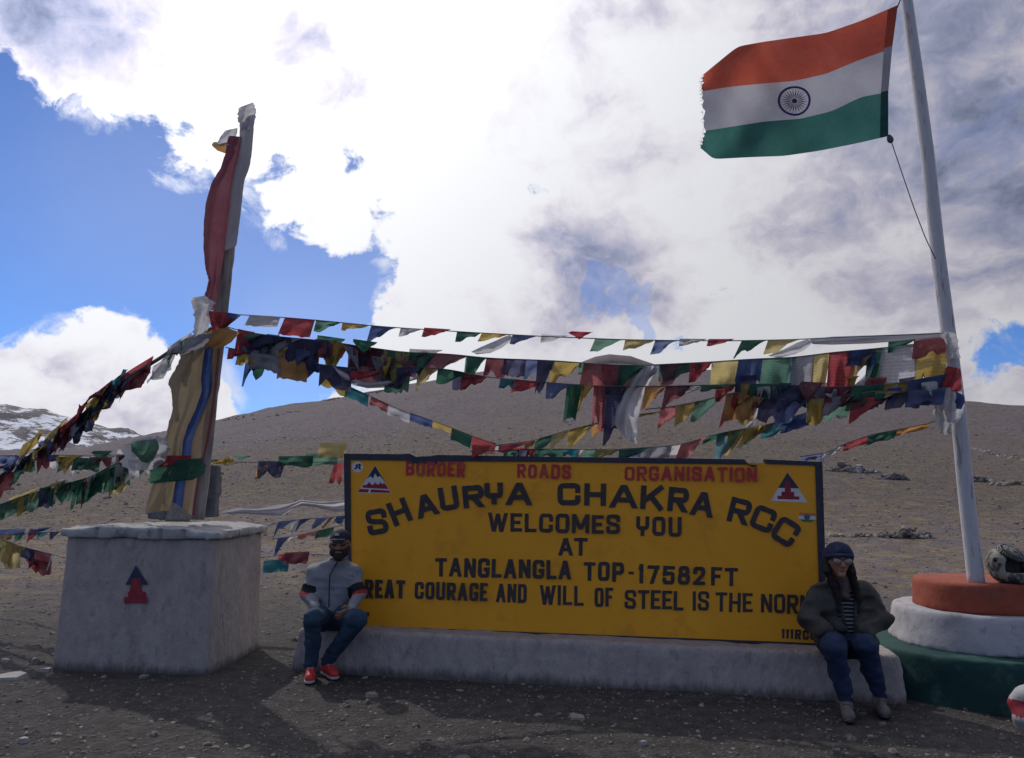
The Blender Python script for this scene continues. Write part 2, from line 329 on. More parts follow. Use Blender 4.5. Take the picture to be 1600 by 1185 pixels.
mg = bpy.data.materials.new('gravel_ground'); mg.use_nodes = True; t = mg.node_tree; b = t.nodes['Principled BSDF']; b.inputs['Roughness'].default_value = .95; b.inputs['Specular IOR Level'].default_value = .15
geo = nn(t, 'ShaderNodeNewGeometry'); POS = geo.outputs['Position']; TL = t.links
def tno(scale, detail, rough=.6, stretch=(1, 1, 1), off=(0, 0, 0)):
    mp = nn(t, 'ShaderNodeMapping'); mp.inputs['Scale'].default_value = stretch; mp.inputs['Location'].default_value = off; TL.new(POS, mp.inputs[0])
    n = nn(t, 'ShaderNodeTexNoise', i_Scale=scale, i_Detail=detail, i_Roughness=rough); TL.new(mp.outputs[0], n.inputs['Vector']); return n.outputs['Fac']
def tmr(v, a, b_, c=0, d=1):
    n = nn(t, 'ShaderNodeMapRange', interpolation_type='SMOOTHSTEP'); TL.new(v, n.inputs[0]); n.inputs['From Min'].default_value = a; n.inputs['From Max'].default_value = b_; n.inputs['To Min'].default_value = c; n.inputs['To Max'].default_value = d; return n.outputs[0]
def tmix(f, a, b_):
    n = nn(t, 'ShaderNodeMix', data_type='RGBA'); TL.new(f, n.inputs[0])
    for i, v in ((6, a), (7, b_)):
        if hasattr(v, 'links'): TL.new(v, n.inputs[i])
        else: n.inputs[i].default_value = tuple(v) + (1,)
    return n.outputs[2]
def tmul(a, b_):
    n = nn(t, 'ShaderNodeMath', operation='MULTIPLY'); TL.new(a, n.inputs[0])
    if hasattr(b_, 'links'): TL.new(b_, n.inputs[1])
    else: n.inputs[1].default_value = b_
    return n.outputs[0]
ln = nn(t, 'ShaderNodeVectorMath', operation='LENGTH'); TL.new(POS, ln.inputs[0]); DIST = ln.outputs['Value']
base = tmix(tmr(tno(7, 12, .75), .35, .7), (.052, .047, .046), (.104, .096, .093))
base = tmix(tmul(tmr(tno(55, 4, .7), .55, .75), tmr(DIST, 60, 12)), base, (.22, .20, .19))
hillc = tmix(tmr(tno(1.6, 14, .9, (1, 1, 3)), .36, .66), (.072, .058, .068), (.215, .180, .196))
hillc = tmix(tmr(tno(.045, 8, .7, (1, .6, 2)), .44, .56), hillc, tmix(tmr(tno(2.6, 8, .8, (1, 1, 3)), .38, .62), (.075, .062, .062), (.17, .145, .14)))
grass = tmix(tmr(tno(1.8, 10, .8), .4, .62), (.135, .10, .065), (.25, .20, .13))
gm = tmul(tmul(tmr(tno(1.1, 12, .85, (1, 1, 1), (4, 2, 0)), .45, .56), tmr(DIST, 9, 18)), tmr(DIST, 135, 50))
hillc = tmix(tmul(tmr(tno(7, 6, .85, (1, 1, 2.5)), .50, .60), .75), hillc, (.27, .225, .235))
hillc = tmix(tmul(tmr(tno(5, 6, .85, (1, 1, 2.5), (8, 3, 0)), .52, .60), .8), hillc, (.045, .037, .042))
hillc = tmix(tmul(tmul(tmr(tno(1.1, 4, .9, (1, 1, 2)), .50, .58), tmr(DIST, 45, 120)), .6), hillc, (.25, .205, .22))
hillc = tmix(tmul(tmul(tmr(tno(.9, 4, .9, (1, 1, 2), (5, 3, 1)), .52, .60), tmr(DIST, 45, 120)), .7), hillc, (.05, .04, .046))
col = tmix(tmr(DIST, 9, 20), base, hillc); col = tmix(gm, col, grass)
gm2 = tmul(tmr(tno(3.2, 8, .8, (1, 1, 2), (1, 7, 0)), .56, .66), tmr(DIST, 16, 40))
col = tmix(gm2, col, (.30, .28, .27))
col = tmix(tmul(tmr(tno(.35, 6, .7, (.35, 1.6, 1)), .52, .62), tmul(tmr(DIST, 20, 8), .45)), col, (.06, .055, .052))
TL.new(col, b.inputs['Base Color'])
vo = nn(t, 'ShaderNodeTexVoronoi', i_Scale=26.0); TL.new(POS, vo.inputs['Vector'])
hsum = nn(t, 'ShaderNodeMath', operation='ADD'); TL.new(tmul(vo.outputs['Distance'], -.5), hsum.inputs[0]); TL.new(tno(9, 12, .75), hsum.inputs[1])
bp = nn(t, 'ShaderNodeBump', i_Strength=.9, i_Distance=.05); TL.new(hsum.outputs[0], bp.inputs['Height'])
bp2 = nn(t, 'ShaderNodeBump', i_Strength=.8, i_Distance=.6); TL.new(tmul(tno(1.2, 10, .75), tmr(DIST, 15, 50)), bp2.inputs['Height']); TL.new(bp.outputs[0], bp2.inputs['Normal']); TL.new(bp2.outputs[0], b.inputs['Normal'])
gobj = struct('ground', np.stack([X_.ravel(), Y_.ravel(), Z_.ravel()], 1), Fg, mg)

def hit(px, py):
    d = ray(px, py); d = d / np.hypot(d[0], d[1]); s = np.exp(np.linspace(math.log(4), math.log(500), 3000))
    p = CAMP[None] + d[None] * s[:, None]; h = H(p[:, 0], p[:, 1], False); k = np.argmax(p[:, 2] < h); return p[k] * [1, 1, 0] + [0, 0, h[k]]

# far mountains
def mountain(name, prof, D, depth, m, amp, seed, nx=360, ny=60):
    a0 = []; e0 = []
    for px, py in prof:
        d = ray(px, py); a0.append(math.atan2(d[0], d[1])); e0.append(math.atan2(d[2], math.hypot(d[0], d[1])))
    a = np.linspace(a0[0], a0[-1], nx); tt = np.linspace(0, 1, ny); AA, TT = np.meshgrid(a, tt)
    RR = D - depth + TT * depth * 1.6; x = RR * np.sin(AA); y = RR * np.cos(AA)
    top = 1.6 + D * np.tan(np.interp(AA, a0, e0)); prof_ = np.where(TT < .625, (TT / .625) ** 1.15, 1 - (TT - .625) / .375 * .8)
    rid = 1 - 2 * np.abs(fbm2(x / (D * .035) + seed, y / (D * .05), 6, .55)); z = top * prof_ + amp * D * (rid - .6) * np.clip(prof_ * 1.4, 0, 1) * .6 * np.clip(1.25 - prof_, 0.12, 1) - D * .001
    z = np.where(TT == 0, -D * .05, z); i2 = np.arange(nx * ny).reshape(ny, nx)
    Fm = np.stack([i2[:-1, :-1], i2[:-1, 1:], i2[1:, 1:], i2[1:, :-1]], -1).reshape(-1, 4)[:, ::-1]
    return struct(name, np.stack([x.ravel(), y.ravel(), z.ravel()], 1), Fm, m)
msn = mat('snow_streaked_rock', (.075, .07, .085), (.17, .155, .165), .006, .95, 0)
t = msn.node_tree; TL = t.links; geo = nn(t, 'ShaderNodeNewGeometry'); POS = geo.outputs['Position']; b = t.nodes['Principled BSDF']; prev = b.inputs['Base Color'].links[0].from_socket
TL.new(tmix(tmr(tno(.012, 12, .72, (1.0, .8, 2.2)), .49, .545), prev, (.66, .68, .76)), b.inputs['Base Color'])
mountain('snowy_mountain', [(-500, 640), (-250, 600), (-60, 622), (0, 630), (50, 634), (100, 645), (130, 656), (165, 666), (200, 668), (240, 684), (320, 715)], 2600, 900, msn, .02, 3)
mhf = mat('far_hill_rock', (.11, .09, .095), (.17, .145, .15), .02, .95, 0)
mountain('distant_hill', [(780, 640), (860, 592), (905, 565), (930, 555), (952, 551), (985, 554), (1018, 565), (1060, 583), (1150, 640)], 640, 120, mhf, .0015, 9, 160, 30)

# ------------------------------------------------------------------ stones
PHI = (1 + 5 ** .5) / 2
ICO = np.array([(-1, PHI, 0), (1, PHI, 0), (-1, -PHI, 0), (1, -PHI, 0), (0, -1, PHI), (0, 1, PHI), (0, -1, -PHI), (0, 1, -PHI), (PHI, 0, -1), (PHI, 0, 1), (-PHI, 0, -1), (-PHI, 0, 1)]) / 1.9
ICF = np.array([(0, 11, 5), (0, 5, 1), (0, 1, 7), (0, 7, 10), (0, 10, 11), (1, 5, 9), (5, 11, 4), (11, 10, 2), (10, 7, 6), (7, 1, 8), (3, 9, 4), (3, 4, 2), (3, 2, 6), (3, 6, 8), (3, 8, 9), (4, 9, 5), (2, 4, 11), (6, 2, 10), (8, 6, 7), (9, 8, 1)])
def rocks(pts, sizes, flat=(.35, .8)):
    n = len(pts); v = ICO[None] * (1 + RS.uniform(-.28, .28, (n, 12, 1))) * np.stack([RS.uniform(.7, 1.3, n), RS.uniform(.6, 1.1, n), RS.uniform(flat[0], flat[1], n)], 1)[:, None]
    a = RS.uniform(0, 6.28, n); ca, sa = np.cos(a)[:, None], np.sin(a)[:, None]
    x = v[..., 0] * ca - v[..., 1] * sa; y = v[..., 0] * sa + v[..., 1] * ca; v = np.stack([x, y, v[..., 2]], -1) * np.asarray(sizes)[:, None, None] + np.asarray(pts)[:, None]
    return v.reshape(-1, 3), (ICF[None] + 12 * np.arange(n)[:, None, None]).reshape(-1, 3)
M_st = [mat('stone_dark', (.09, .08, .075), (.18, .165, .155), 30, .9, .3, 60), mat('stone_tan', (.19, .165, .14), (.30, .27, .24), 30, .9), mat('stone_pale', (.25, .235, .225), (.38, .36, .35), 20, .85)]
def scatter(name, n, r0, r1, s0, sr, m, azr=(-.72, .72), p=.0):
    a = RS.uniform(azr[0], azr[1], n); r = np.exp(RS.uniform(math.log(r0), math.log(r1), n)); x = r * np.sin(a); y = r * np.cos(a)
    k = ~((np.abs(x + 3.2) < .9) & (np.abs(y - 7.8) < .8)); x, y, r = x[k], y[k], r[k]
    s = s0 * np.exp(RS.normal(0, .5, len(x))) * (1 + r * sr); z = H(x, y) + s * .12
    V, Fr = rocks(np.stack([x, y, z], 1), s); return setp(mk(name, V, Fr, m, smooth=False), kind='stuff')
scatter('gravel', 22000, 4.2, 80, .0042, .13, M_st[0]); scatter('gravel', 12000, 4.2, 90, .0042, .13, M_st[1]); scatter('gravel', 600, 4.4, 100, .004, .12, M_st[2])
scatter('gravel', 9000, 22, 200, .0016, .26, M_st[0]); scatter('gravel', 5000, 22, 200, .0016, .26, M_st[1]); scatter('gravel', 1600, 22, 180, .0015, .26, M_st[2])
scatter('gravel', 260, 4.4, 14, .014, .02, M_st[0])
# pale scree lines on the hillside
pts = []
for seg in ([(330, 694), (437, 686), (550, 683), (618, 680)], [(602, 671), (681, 680), (760, 684)], [(1520, 700), (1560, 712), (1640, 722)], [(880, 660), (930, 668), (1000, 672)]):
    for (x0, y0), (x1, y1) in zip(seg[:-1], seg[1:]):
        for i in range(38):
            u = random.random(); pts.append(hit(x0 + (x1 - x0) * u, y0 + (y1 - y0) * u + random.gauss(0, 1.6)))
pts = np.array(pts); V, Fr = rocks(pts, .0019 * np.hypot(pts[:, 0], pts[:, 1]) * RS.uniform(.4, 1.1, len(pts)))
setp(mk('scree', V, Fr, M_st[2], smooth=False), kind='stuff')
pts = np.array([hit(x0 + (x1 - x0) * u + random.gauss(0, 3), y0 + (y1 - y0) * u + abs(random.gauss(0, 1.3)) + .5) for (x0, y0, x1, y1, n_) in ((505, 625, 560, 617, 30), (560, 616, 618, 607, 46), (350, 656, 400, 646, 16), (880, 573, 960, 572, 12), (1300, 604, 1390, 614, 14), (230, 690, 300, 678, 18), (395, 655, 470, 640, 14)) for u in [random.random() for _ in range(n_)]])
V, Fr = rocks(pts, .0028 * np.hypot(pts[:, 0], pts[:, 1]) * RS.uniform(.4, 1.2, len(pts)), (.25, .5)); setp(mk('scree', V, Fr, M_st[0], smooth=False), kind='stuff')
PILES = [(1300, 1368, 724, 737, 70, 'long low heap of pale grey stones on the hillside just right of the sign top', 2), (1380, 1416, 738, 750, 45, 'small dark grey stone pile on the hillside left of the flagpole', 0),
         (1514, 1548, 742, 752, 40, 'dark stone pile on the hillside right of the flagpole', 0), (1376, 1456, 824, 840, 90, 'widest dark grey stone pile on the plain, above the woman\'s shoulder', 0),
         (1560, 1612, 752, 758, 30, 'low row of stones at the right edge of the hillside', 0), (1298, 1374, 834, 838, 26, 'thin line of small dark stones beside the widest stone pile', 0),
         (1190, 1270, 722, 730, 36, 'grey stone heap on the hillside behind the sign\'s top right corner', 2)]
for (x0, x1, y0, y1, n, lab, mi_) in PILES:
    c = hit((x0 + x1) / 2, y1); D = math.hypot(c[0], c[1]); w = (x1 - x0) / F * D; hgt = (y1 - y0) / F * D * 1.0
    u = RS.uniform(-1, 1, n); v = RS.uniform(-1, 1, n); q = np.stack([c[0] + u * w / 2, c[1] + v * w * .12, np.zeros(n)], 1)
    q[:, 2] = H(q[:, 0], q[:, 1]) + np.maximum(0, (1 - np.abs(u) ** 1.5)) * (1 - np.abs(v)) * hgt * RS.uniform(.2, 1.0, n)
    V, Fr = rocks(q, RS.uniform(.0022, .0065, n) * D * .8, (.5, .9)); setp(mk('stone_pile', V, Fr, [M_st[0], M_st[1], M_st[2]], smooth=False, mi=np.repeat(RS.choice([0, 0, 1, mi_], n), 20)), lab, 'stone pile', 'stone piles on the hillside')
def slab(px, py, wpx, lab, th=.035, mm=2, asp=.7, rot=0):
    c = G(px, py); w = wpx / F * c[1]; n = 9; a = np.sort(RS.uniform(0, 6.28, n)); a = np.linspace(0, 6.28, n, endpoint=False) + RS.uniform(-.25, .25, n)
    th = th * .42; rad = RS.uniform(.6, 1.15, n); x = np.cos(a) * rad * w / 2; y = np.sin(a) * rad * w / 2 * asp
    tilt = RS.uniform(-.06, .06, 2); zt = x * tilt[0] + y * tilt[1]
    top = np.stack([c[0] + x * RS.uniform(.78, .96, n), c[1] + y * .88, zt + th * RS.uniform(.6, 1.3, n)], 1); bot = np.stack([c[0] + x, c[1] + y, zt - .03], 1)
    V = np.vstack([bot, top]); Fs = [tuple(range(n, 2 * n))] + [(i, (i + 1) % n, n + (i + 1) % n, n + i) for i in range(n)]
    return setp(mk('flat_stone', V, Fs, M_st[mm], smooth=False), lab, 'stone', 'loose flat stones on the gravel')
slab(20, 1058, 62, 'largest pale flat slab, at the left edge on the gravel', .05); slab(72, 1047, 22, 'pale flat stone against the left foot of the concrete block'); slab(55, 1033, 14, 'small tan stone left of the concrete block', .05, 1)
slab(10, 1032, 15, 'pale chip of stone above the largest slab at the left edge', .03); slab(903, 1119, 32, 'angular grey slab lying alone in the shade in front of the sign', .012, 1, 1.0); slab(580, 1084, 26, 'thin tan flat stone on the gravel to the right of the man\'s shoes', .012, 1)
slab(1005, 1160, 12, 'small pale stone on the sunlit gravel below the sign', .02); slab(38, 1155, 16, 'pale stone lying near the bottom left corner', .02); slab(300, 1186, 16, 'thin pale chip at the bottom edge below the block', .01)

# ------------------------------------------------------------------ concrete block under the post
M_conc = mat('whitewashed_concrete', (.30, .262, .252), (.42, .372, .357), 9, .92, .9, 20, c3=(.27, .245, .24), s3=11, bdist=.03, stretch=(1, 1, .55), stops=(.25, .7))
t = M_conc.node_tree; TL = t.links; geo = nn(t, 'ShaderNodeNewGeometry'); POS = geo.outputs['Position']; b = t.nodes['Principled BSDF']; prev = b.inputs['Base Color'].links[0].from_socket
sz = nn(t, 'ShaderNodeSeparateXYZ'); TL.new(POS, sz.inputs[0]); zz_ = nn(t, 'ShaderNodeMath', operation='MULTIPLY_ADD'); TL.new(tno(14, 6, .8, (1, 1, .25)), zz_.inputs[0]); zz_.inputs[1].default_value = .22; TL.new(sz.outputs[2], zz_.inputs[2])
TL.new(tmix(tmul(tmr(zz_.outputs[0], .20, .10), .8), prev, (.07, .062, .058)), b.inputs['Base Color'])      # mud splashed up from the ground
M_cap = mat('capstone_concrete', (.30, .29, .295), (.44, .43, .435), 4, .9, .8, 18, c3=(.22, .21, .22), s3=8, bdist=.02)
def prism_sdf(corn, z0, z1, batter, rnd, amp, freq, h, bottom_amp=0):
    corn = np.array(corn, float); n = len(corn)
    lo = np.array([corn[:, 0].min(), corn[:, 1].min(), z0]) - .06; hi = np.array([corn[:, 0].max(), corn[:, 1].max(), z1]) + .06
    def f(X, Y, Z):
        V = np.full(X.shape, -1e9)
        for i in range(n):
            a = corn[i]; b_ = corn[(i + 1) % n]; d = b_ - a; nn_ = np.array([d[1], -d[0]]) / np.hypot(*d)
            s = (X - a[0]) * nn_[0] + (Y - a[1]) * nn_[1] + batter * (Z - z0) + rnd
            V = np.where(V < -1e8, s, np.where((s > 0) & (V > 0), np.hypot(np.maximum(s, 0), np.maximum(V, 0)), np.maximum(V, s)))
        s = Z - z1 + rnd; V = np.where((s > 0) & (V > 0), np.hypot(np.maximum(s, 0), np.maximum(V, 0)), np.maximum(V, s)); V = np.maximum(V - rnd, z0 - Z)
        return V + amp * (vn3(X * freq, Y * freq, Z * freq) + .5 * vn3(X * freq * 2.7, Y * freq * 2.7, Z * freq * 2.7) + .3 * vn3(X * freq * 6, Y * freq * 6, Z * freq * 6))
    return nets(f, lo, hi, h)
FL, FR, BR, BL = np.array([-3.99, 7.17]), np.array([-2.56, 7.01]), np.array([-2.50, 8.20]), np.array([-4.03, 8.40])
blk = thing('concrete_block', (-3.25, 7.7, 0), 'large whitewashed square concrete block carrying the tall wooden post, red arrow emblem on its front', 'concrete block')
V, Fq = prism_sdf([FL, FR, BR, BL], -.05, 1.13, .02, .02, .009, 3.5, .024); mk('body', V, Fq, M_conc, blk)
c0 = np.array([-3.25, 7.7]); ex = [c0 + (p - c0) * 1.035 for p in (FL, FR, BR, BL)]
V, Fq = prism_sdf(ex, 1.13, 1.20, -.0, .010, .026, 5.5, .017)
for xq in (150, 255, 292, 352):
    xn = P(xq, 830, 7.1)[0]; k_ = (V[:, 1] < 7.45) & (V[:, 2] < 1.195); V[k_, 1] += .035 * np.exp(-((V[k_, 0] - xn) / .018) ** 2)
V[:, 2] += np.where(V[:, 2] > 1.15, .03 * fbm2(V[:, 0] * 1.7, V[:, 1] * 1.7, 3) + .03 * (1 - np.hypot(V[:, 0] + 3.25, V[:, 1] - 7.75)), 0); mk('capstone', V, Fq, M_cap, blk)
bd = np.array([FR[0] - FL[0], FR[1] - FL[1], 0]); bn = np.cross(bd, [0, 0, 1]); bn /= np.linalg.norm(bn); b0 = np.array([FL[0], FL[1], 0])
def flat(polys, plane, off, m, name, parent, th=.003, label=None):
    """painted shapes given in picture points, laid as thin paint on a plane"""
    V = []; Fs = []; p0, n = plane
    for k, pg in enumerate(polys):
        o = off + k * .00012; s = len(V); c = len(pg)
        for q in pg: V.append(PL(q[0], q[1], p0 + n * o, n))
        for q in pg: V.append(PL(q[0], q[1], p0 + n * (o - th), n))
        Fs.append(tuple(range(s, s + c))); Fs += [(s + i, s + c + i, s + c + (i + 1) % c, s + (i + 1) % c) for i in range(c)]
    ob = mk(name, V, Fs, m, parent, smooth=False)
    if label: ob['label'] = label
    return ob
M_red = mat('red_paint', (.22, .018, .03), (.29, .03, .042), 20, .6); M_blk = mat('black_paint', (.028, .03, .046), (.045, .046, .064), 14, .55); M_navy = mat('navy_paint', (.02, .03, .07), (.03, .04, .09), 14, .6)  # black paint raised towards grey to stand in for veiling glare
bpl = (b0, bn)
flat([[(212, 884), (232, 914), (196, 914)]], bpl, -.004, M_navy, 'arrow_head', blk, .02)
flat([[(206, 904), (219, 904), (222, 927), (202, 927)], [(200, 925), (227, 925), (227, 936), (200, 936)], [(194, 933), (230, 933), (230, 943), (194, 943)]], bpl, -.003, M_red, 'arrow_base', blk, .02)

# ------------------------------------------------------------------ wooden post on the block
YP = 7.75
post = thing('wooden_post', P(303, 806, YP), 'tall leaning weathered wooden post standing on the white concrete block', 'post')
def beam(name, path, w, d, m, parent, n=24, wob=.01):
    V = []; Fs = []; path = np.array(path); tt = np.linspace(0, 1, len(path)); 
    for i in range(n):
        u = i / (n - 1); c = np.array([np.interp(u, tt, path[:, j]) for j in range(3)]); ww = np.interp(u, [0, 1], w) * (1 + random.uniform(-.05, .05)); c = c + [random.uniform(-wob, wob), 0, 0]
        for a in range(10):
            an = a / 10 * 6.283 + .3; ca, sa = math.cos(an), math.sin(an); q = max(abs(ca), abs(sa)) ** -.6
            V.append(c + np.array([ca * ww / 2 * q, sa * d / 2 * q, 0]))
    for i in range(n - 1):
        for a in range(10): Fs.append((i * 10 + a, i * 10 + (a + 1) % 10, (i + 1) * 10 + (a + 1) % 10, (i + 1) * 10 + a))
    Fs.append(tuple(range((n - 1) * 10, n * 10))); Fs.append(tuple(range(9, -1, -1)))
    return mk(name, V, Fs, m, parent)
beam('shaft', [P(306, 812, YP), P(328, 620, YP), P(346, 480, YP), P(366, 320, YP), P(389, 178, YP)], (.17, .10), .11, M_wood, post, 40, .004)
def clothpx(name, rows, Y, m, parent=None, nu=12, nv=30, amp=.03, fr=3.0, lab=None, cat=None, grp=None, bul=.06, seed=0, jag=0, thick=0, tilt=0):
    """hanging cloth: rows of (xl,yl,xr,yr) picture outlines at distance Y with folds in depth"""
    rows = np.array(rows, float); tt = np.linspace(0, 1, len(rows)); V = []; uv = []
    for j in range(nv):
        v = j / (nv - 1); xl, yl, xr, yr = [np.interp(v, tt, rows[:, k]) for k in range(4)]
        if jag: xl += random.uniform(-jag, jag); xr += random.uniform(-jag, jag)
        for i in range(nu):
            u = i / (nu - 1); yy = Y(v) if callable(Y) else Y
            yy = yy - bul * math.sin(math.pi * u) + tilt * u + amp * (math.sin(u * 6.28 * fr + v * 3.1 + seed) * .6 + math.sin(u * 6.28 * fr * .47 + v * 7 + seed * 2) * .5 + math.sin(v * 19 + u * 5 + seed) * .25)
            q = P(xl + (xr - xl) * u, yl + (yr - yl) * u, yy); V.append(q); uv.append((u, v))
    Fs = [(j * nu + i, j * nu + i + 1, (j + 1) * nu + i + 1, (j + 1) * nu + i) for j in range(nv - 1) for i in range(nu - 1)]
    o = mk(name, V, Fs, m, parent, uv=uv)
    if thick:
        md = o.modifiers.new('thickness', 'SOLIDIFY'); md.thickness = thick
    if lab: setp(o, lab, cat, grp)
    return o
# upper cloths
M_rcl = clothmat('banner_red', (.27, .08, .11), .4); M_ycl = clothmat('banner_ochre', (.31, .235, .14), .35); M_bcl = clothmat('banner_blue', (.04, .08, .26), .35); M_gcl = clothmat('banner_greyish', (.45, .43, .48), .4)
rb = thing('red_banner', P(352, 300, YP - .1), 'long dull red cloth banner bellying left from the upper half of the wooden post', 'banner')
clothpx('cloth', [(357, 212, 378, 214), (352, 240, 374, 240), (345, 262, 370, 260), (331, 285, 366, 285), (322, 315, 362, 315), (318, 350, 358, 350), (318, 390, 352, 390), (321, 420, 346, 420), (326, 438, 343, 438), (322, 455, 341, 455), (316, 470, 338, 472), (322, 482, 336, 486)], YP - .10, M_rcl, rb, 16, 60, .026, 1.9, bul=.10, jag=.4)
clothpx('border', [(375, 185, 399, 178), (374, 215, 396, 205), (370, 245, 394, 235), (366, 262, 391, 258), (362, 290, 381, 285), (358, 330, 377, 325), (353, 370, 372, 365), (351, 392, 369, 385)], YP - .13, M_gcl, rb, 8, 30, .012, 1.2, bul=.05, jag=.5)
sc1 = clothpx('white_scarf', [(375, 168, 396, 160), (371, 180, 400, 172), (373, 192, 399, 184), (377, 204, 393, 202)], YP - .14, MW, None, 10, 14, .035, 1.7, 'white scarf knotted round the very tip of the wooden post', 'scarf', 'white scarves tied to the posts', bul=.07, jag=2)
clothpx('white_scarf', [(352, 204, 372, 200), (345, 212, 371, 208), (341, 222, 368, 218), (333, 227, 360, 227)], YP - .1, MW, None, 8, 10, .02, 1.4, 'small pale pennant scarf fluttering left just below the post tip', 'scarf', 'white scarves tied to the posts', bul=.0, jag=1)
clothpx('prayer_flag', [(334, 222, 366, 224), (330, 227, 360, 232), (340, 236, 352, 240)], YP - .09, CL['o'], None, 7, 6, .01, 1, 'small torn orange rag fluttering left under the post tip', 'prayer flag', bul=0)
# lower banner
lb = thing('tall_prayer_banner', P(290, 800, YP - .15), 'tall ochre and blue prayer banner wrapped down the lower half of the wooden post', 'banner')
OUT = [(285, 548, 342, 540), (278, 570, 341, 560), (262, 598, 338, 590), (268, 612, 336, 610), (270, 640, 332, 640), (262, 668, 328, 668), (258, 690, 324, 690), (258, 715, 318, 715), (245, 740, 312, 740), (236, 765, 308, 765), (229, 790, 305, 790), (226, 804, 304, 806)]
O = np.array(OUT, float)
def strip(a0, a1):
    a0 = np.interp(np.linspace(0, 1, len(O)), np.linspace(0, 1, len(a0)), a0); a1 = np.interp(np.linspace(0, 1, len(O)), np.linspace(0, 1, len(a1)), a1)
    return [(o[0] + (o[2] - o[0]) * x, o[1] + (o[3] - o[1]) * x, o[0] + (o[2] - o[0]) * y_, o[1] + (o[3] - o[1]) * y_) for o, x, y_ in zip(O, a0, a1)]
SB = [.62, .62, .70, .70, .50, .42, .42, .45, .50, .52, .52]; SBr = [x + .22 for x in SB]
clothpx('ochre_panel', strip([0] * 3, [x + .02 for x in SB]), YP - .16, M_ycl, lb, 18, 60, .032, 1.9, bul=.06, seed=1, jag=1.0)
clothpx('blue_stripe', strip(SB, SBr), YP - .185, M_bcl, lb, 8, 50, .012, 1.0, bul=.02, seed=1)
clothpx('tan_edge', strip([x - .01 for x in SBr], [.97, .97, .96, .97, .95]), YP - .17, clothmat('banner_tan', (.36, .25, .15), .3), lb, 8, 50, .012, 1.2, bul=.03, seed=2)
clothpx('red_edge', strip([.94, .94, .93, .93, .93, .93], [1.03, 1.03, 1.03, 1.0]), YP - .15, M_rcl, lb, 5, 40, .006, 1, bul=0)
clothpx('green_wrap', [(232, 722, 316, 716), (236, 735, 322, 728), (232, 750, 318, 742), (236, 756, 300, 750)], YP - .22, CL['g'], lb, 14, 10, .03, 1.6, bul=.05, seed=4, jag=1.5)
clothpx('red_wrap', [(240, 712, 300, 712), (237, 720, 298, 722), (240, 730, 280, 728)], YP - .25, CL['r'], lb, 12, 7, .02, 1.6, bul=.03, seed=5, jag=1)
# knot of scarves halfway up
clothpx('white_scarf', [(298, 466, 322, 462), (302, 476, 336, 474), (303, 490, 334, 480), (304, 505, 330, 500), (302, 522, 326, 515), (300, 530, 318, 524)], YP - .20, MW, None, 10, 22, .04, 1.4, 'crumpled white scarf bunched on the left side of the wooden post at mid height', 'scarf', 'white scarves tied to the posts', bul=.08, jag=2)
clothpx('prayer_flag', [(325, 486, 352, 488), (328, 500, 366, 500), (330, 516, 352, 514), (332, 520, 345, 520)], YP - .24, CL['r'], None, 9, 10, .03, 1.2, 'red rag knotted round the middle of the wooden post', 'prayer flag', bul=.05, jag=1)
clothpx('prayer_flag', [(346, 487, 378, 492), (340, 498, 366, 502), (336, 510, 350, 514)], YP - .22, CL['b'], None, 9, 8, .02, 1.2, 'blue pointed rag flying right from the middle of the wooden post', 'prayer flag', bul=.03)
clothpx('prayer_flag', [(318, 518, 355, 512), (326, 524, 374, 520), (322, 536, 362, 535), (318, 542, 345, 544)], YP - .26, CL['o'], None, 10, 10, .025, 1.3, 'orange brown rag wrapped round the post below the red one', 'prayer flag', bul=.05, jag=1)
clothpx('white_scarf', [(296, 524, 340, 520), (288, 534, 352, 530), (284, 546, 344, 540), (280, 556, 320, 544)], YP - .23, CL['s'], None, 12, 12, .04, 1.7, 'greyish gauze scarf draped over the top of the ochre banner', 'scarf', bul=.06, jag=2)
clothpx('white_scarf', [(206, 688, 246, 680), (186, 700, 262, 690), (198, 712, 266, 704), (186, 724, 262, 716), (204, 736, 244, 734)], YP - .3, clothmat('gauze', (.55, .55, .58), .6), None, 12, 14, .07, 2.2, 'pale gauze scarf blowing left from the foot of the ochre banner', 'scarf', bul=.02, jag=4)
clothpx('prayer_flag', [(207, 690, 244, 686), (204, 704, 250, 700), (212, 712, 240, 716), (222, 722, 232, 724)], YP - .40, CLF['g'], None, 9, 9, .04, 1.3, 'pale green cloth blowing left of the ochre banner foot', 'prayer flag', bul=.05, jag=1)
# stones at the foot
def boxrock(name, px0, px1, py0, py1, Y, dep, m, lab, cat, amp=.03, sk=0):
    a = P(px0, py1, Y); b_ = P(px1, py0, Y); lo = [min(a[0], b_[0]), Y, min(a[2], b_[2])]; hi = [max(a[0], b_[0]), Y + dep, max(a[2], b_[2])]
    def f(X, Yy, Z):
        d = np.maximum(np.maximum(np.abs(X - (lo[0] + hi[0]) / 2 - sk * (Z - lo[2])) - (hi[0] - lo[0]) / 2, np.abs(Yy - (lo[1] + hi[1]) / 2) - dep / 2), np.maximum(lo[2] - Z, Z - hi[2]))
        return d + amp * (vn3(X * 9, Yy * 9, Z * 9) + .5 * vn3(X * 23, Yy * 23, Z * 23))
    V, Fq = nets(f, np.array(lo) - .06, np.array(hi) + .06, .016); return setp(mk(name, V, Fq, m), lab, cat)
M_dst = mat('dark_stone', (.09, .088, .10), (.17, .165, .18), 8, .9, .5, 20)
zt = 1.21
boxrock('standing_stone', 311, 341, 727, 809, YP + .12, .12, M_dst, 'upright dark grey stone slab standing on the block behind the post', 'stone', .02)
boxrock('stone', 228, 262, 800, 812, YP - .32, .10, M_dst, 'low dark stone at the left foot of the banner', 'stone', .02)
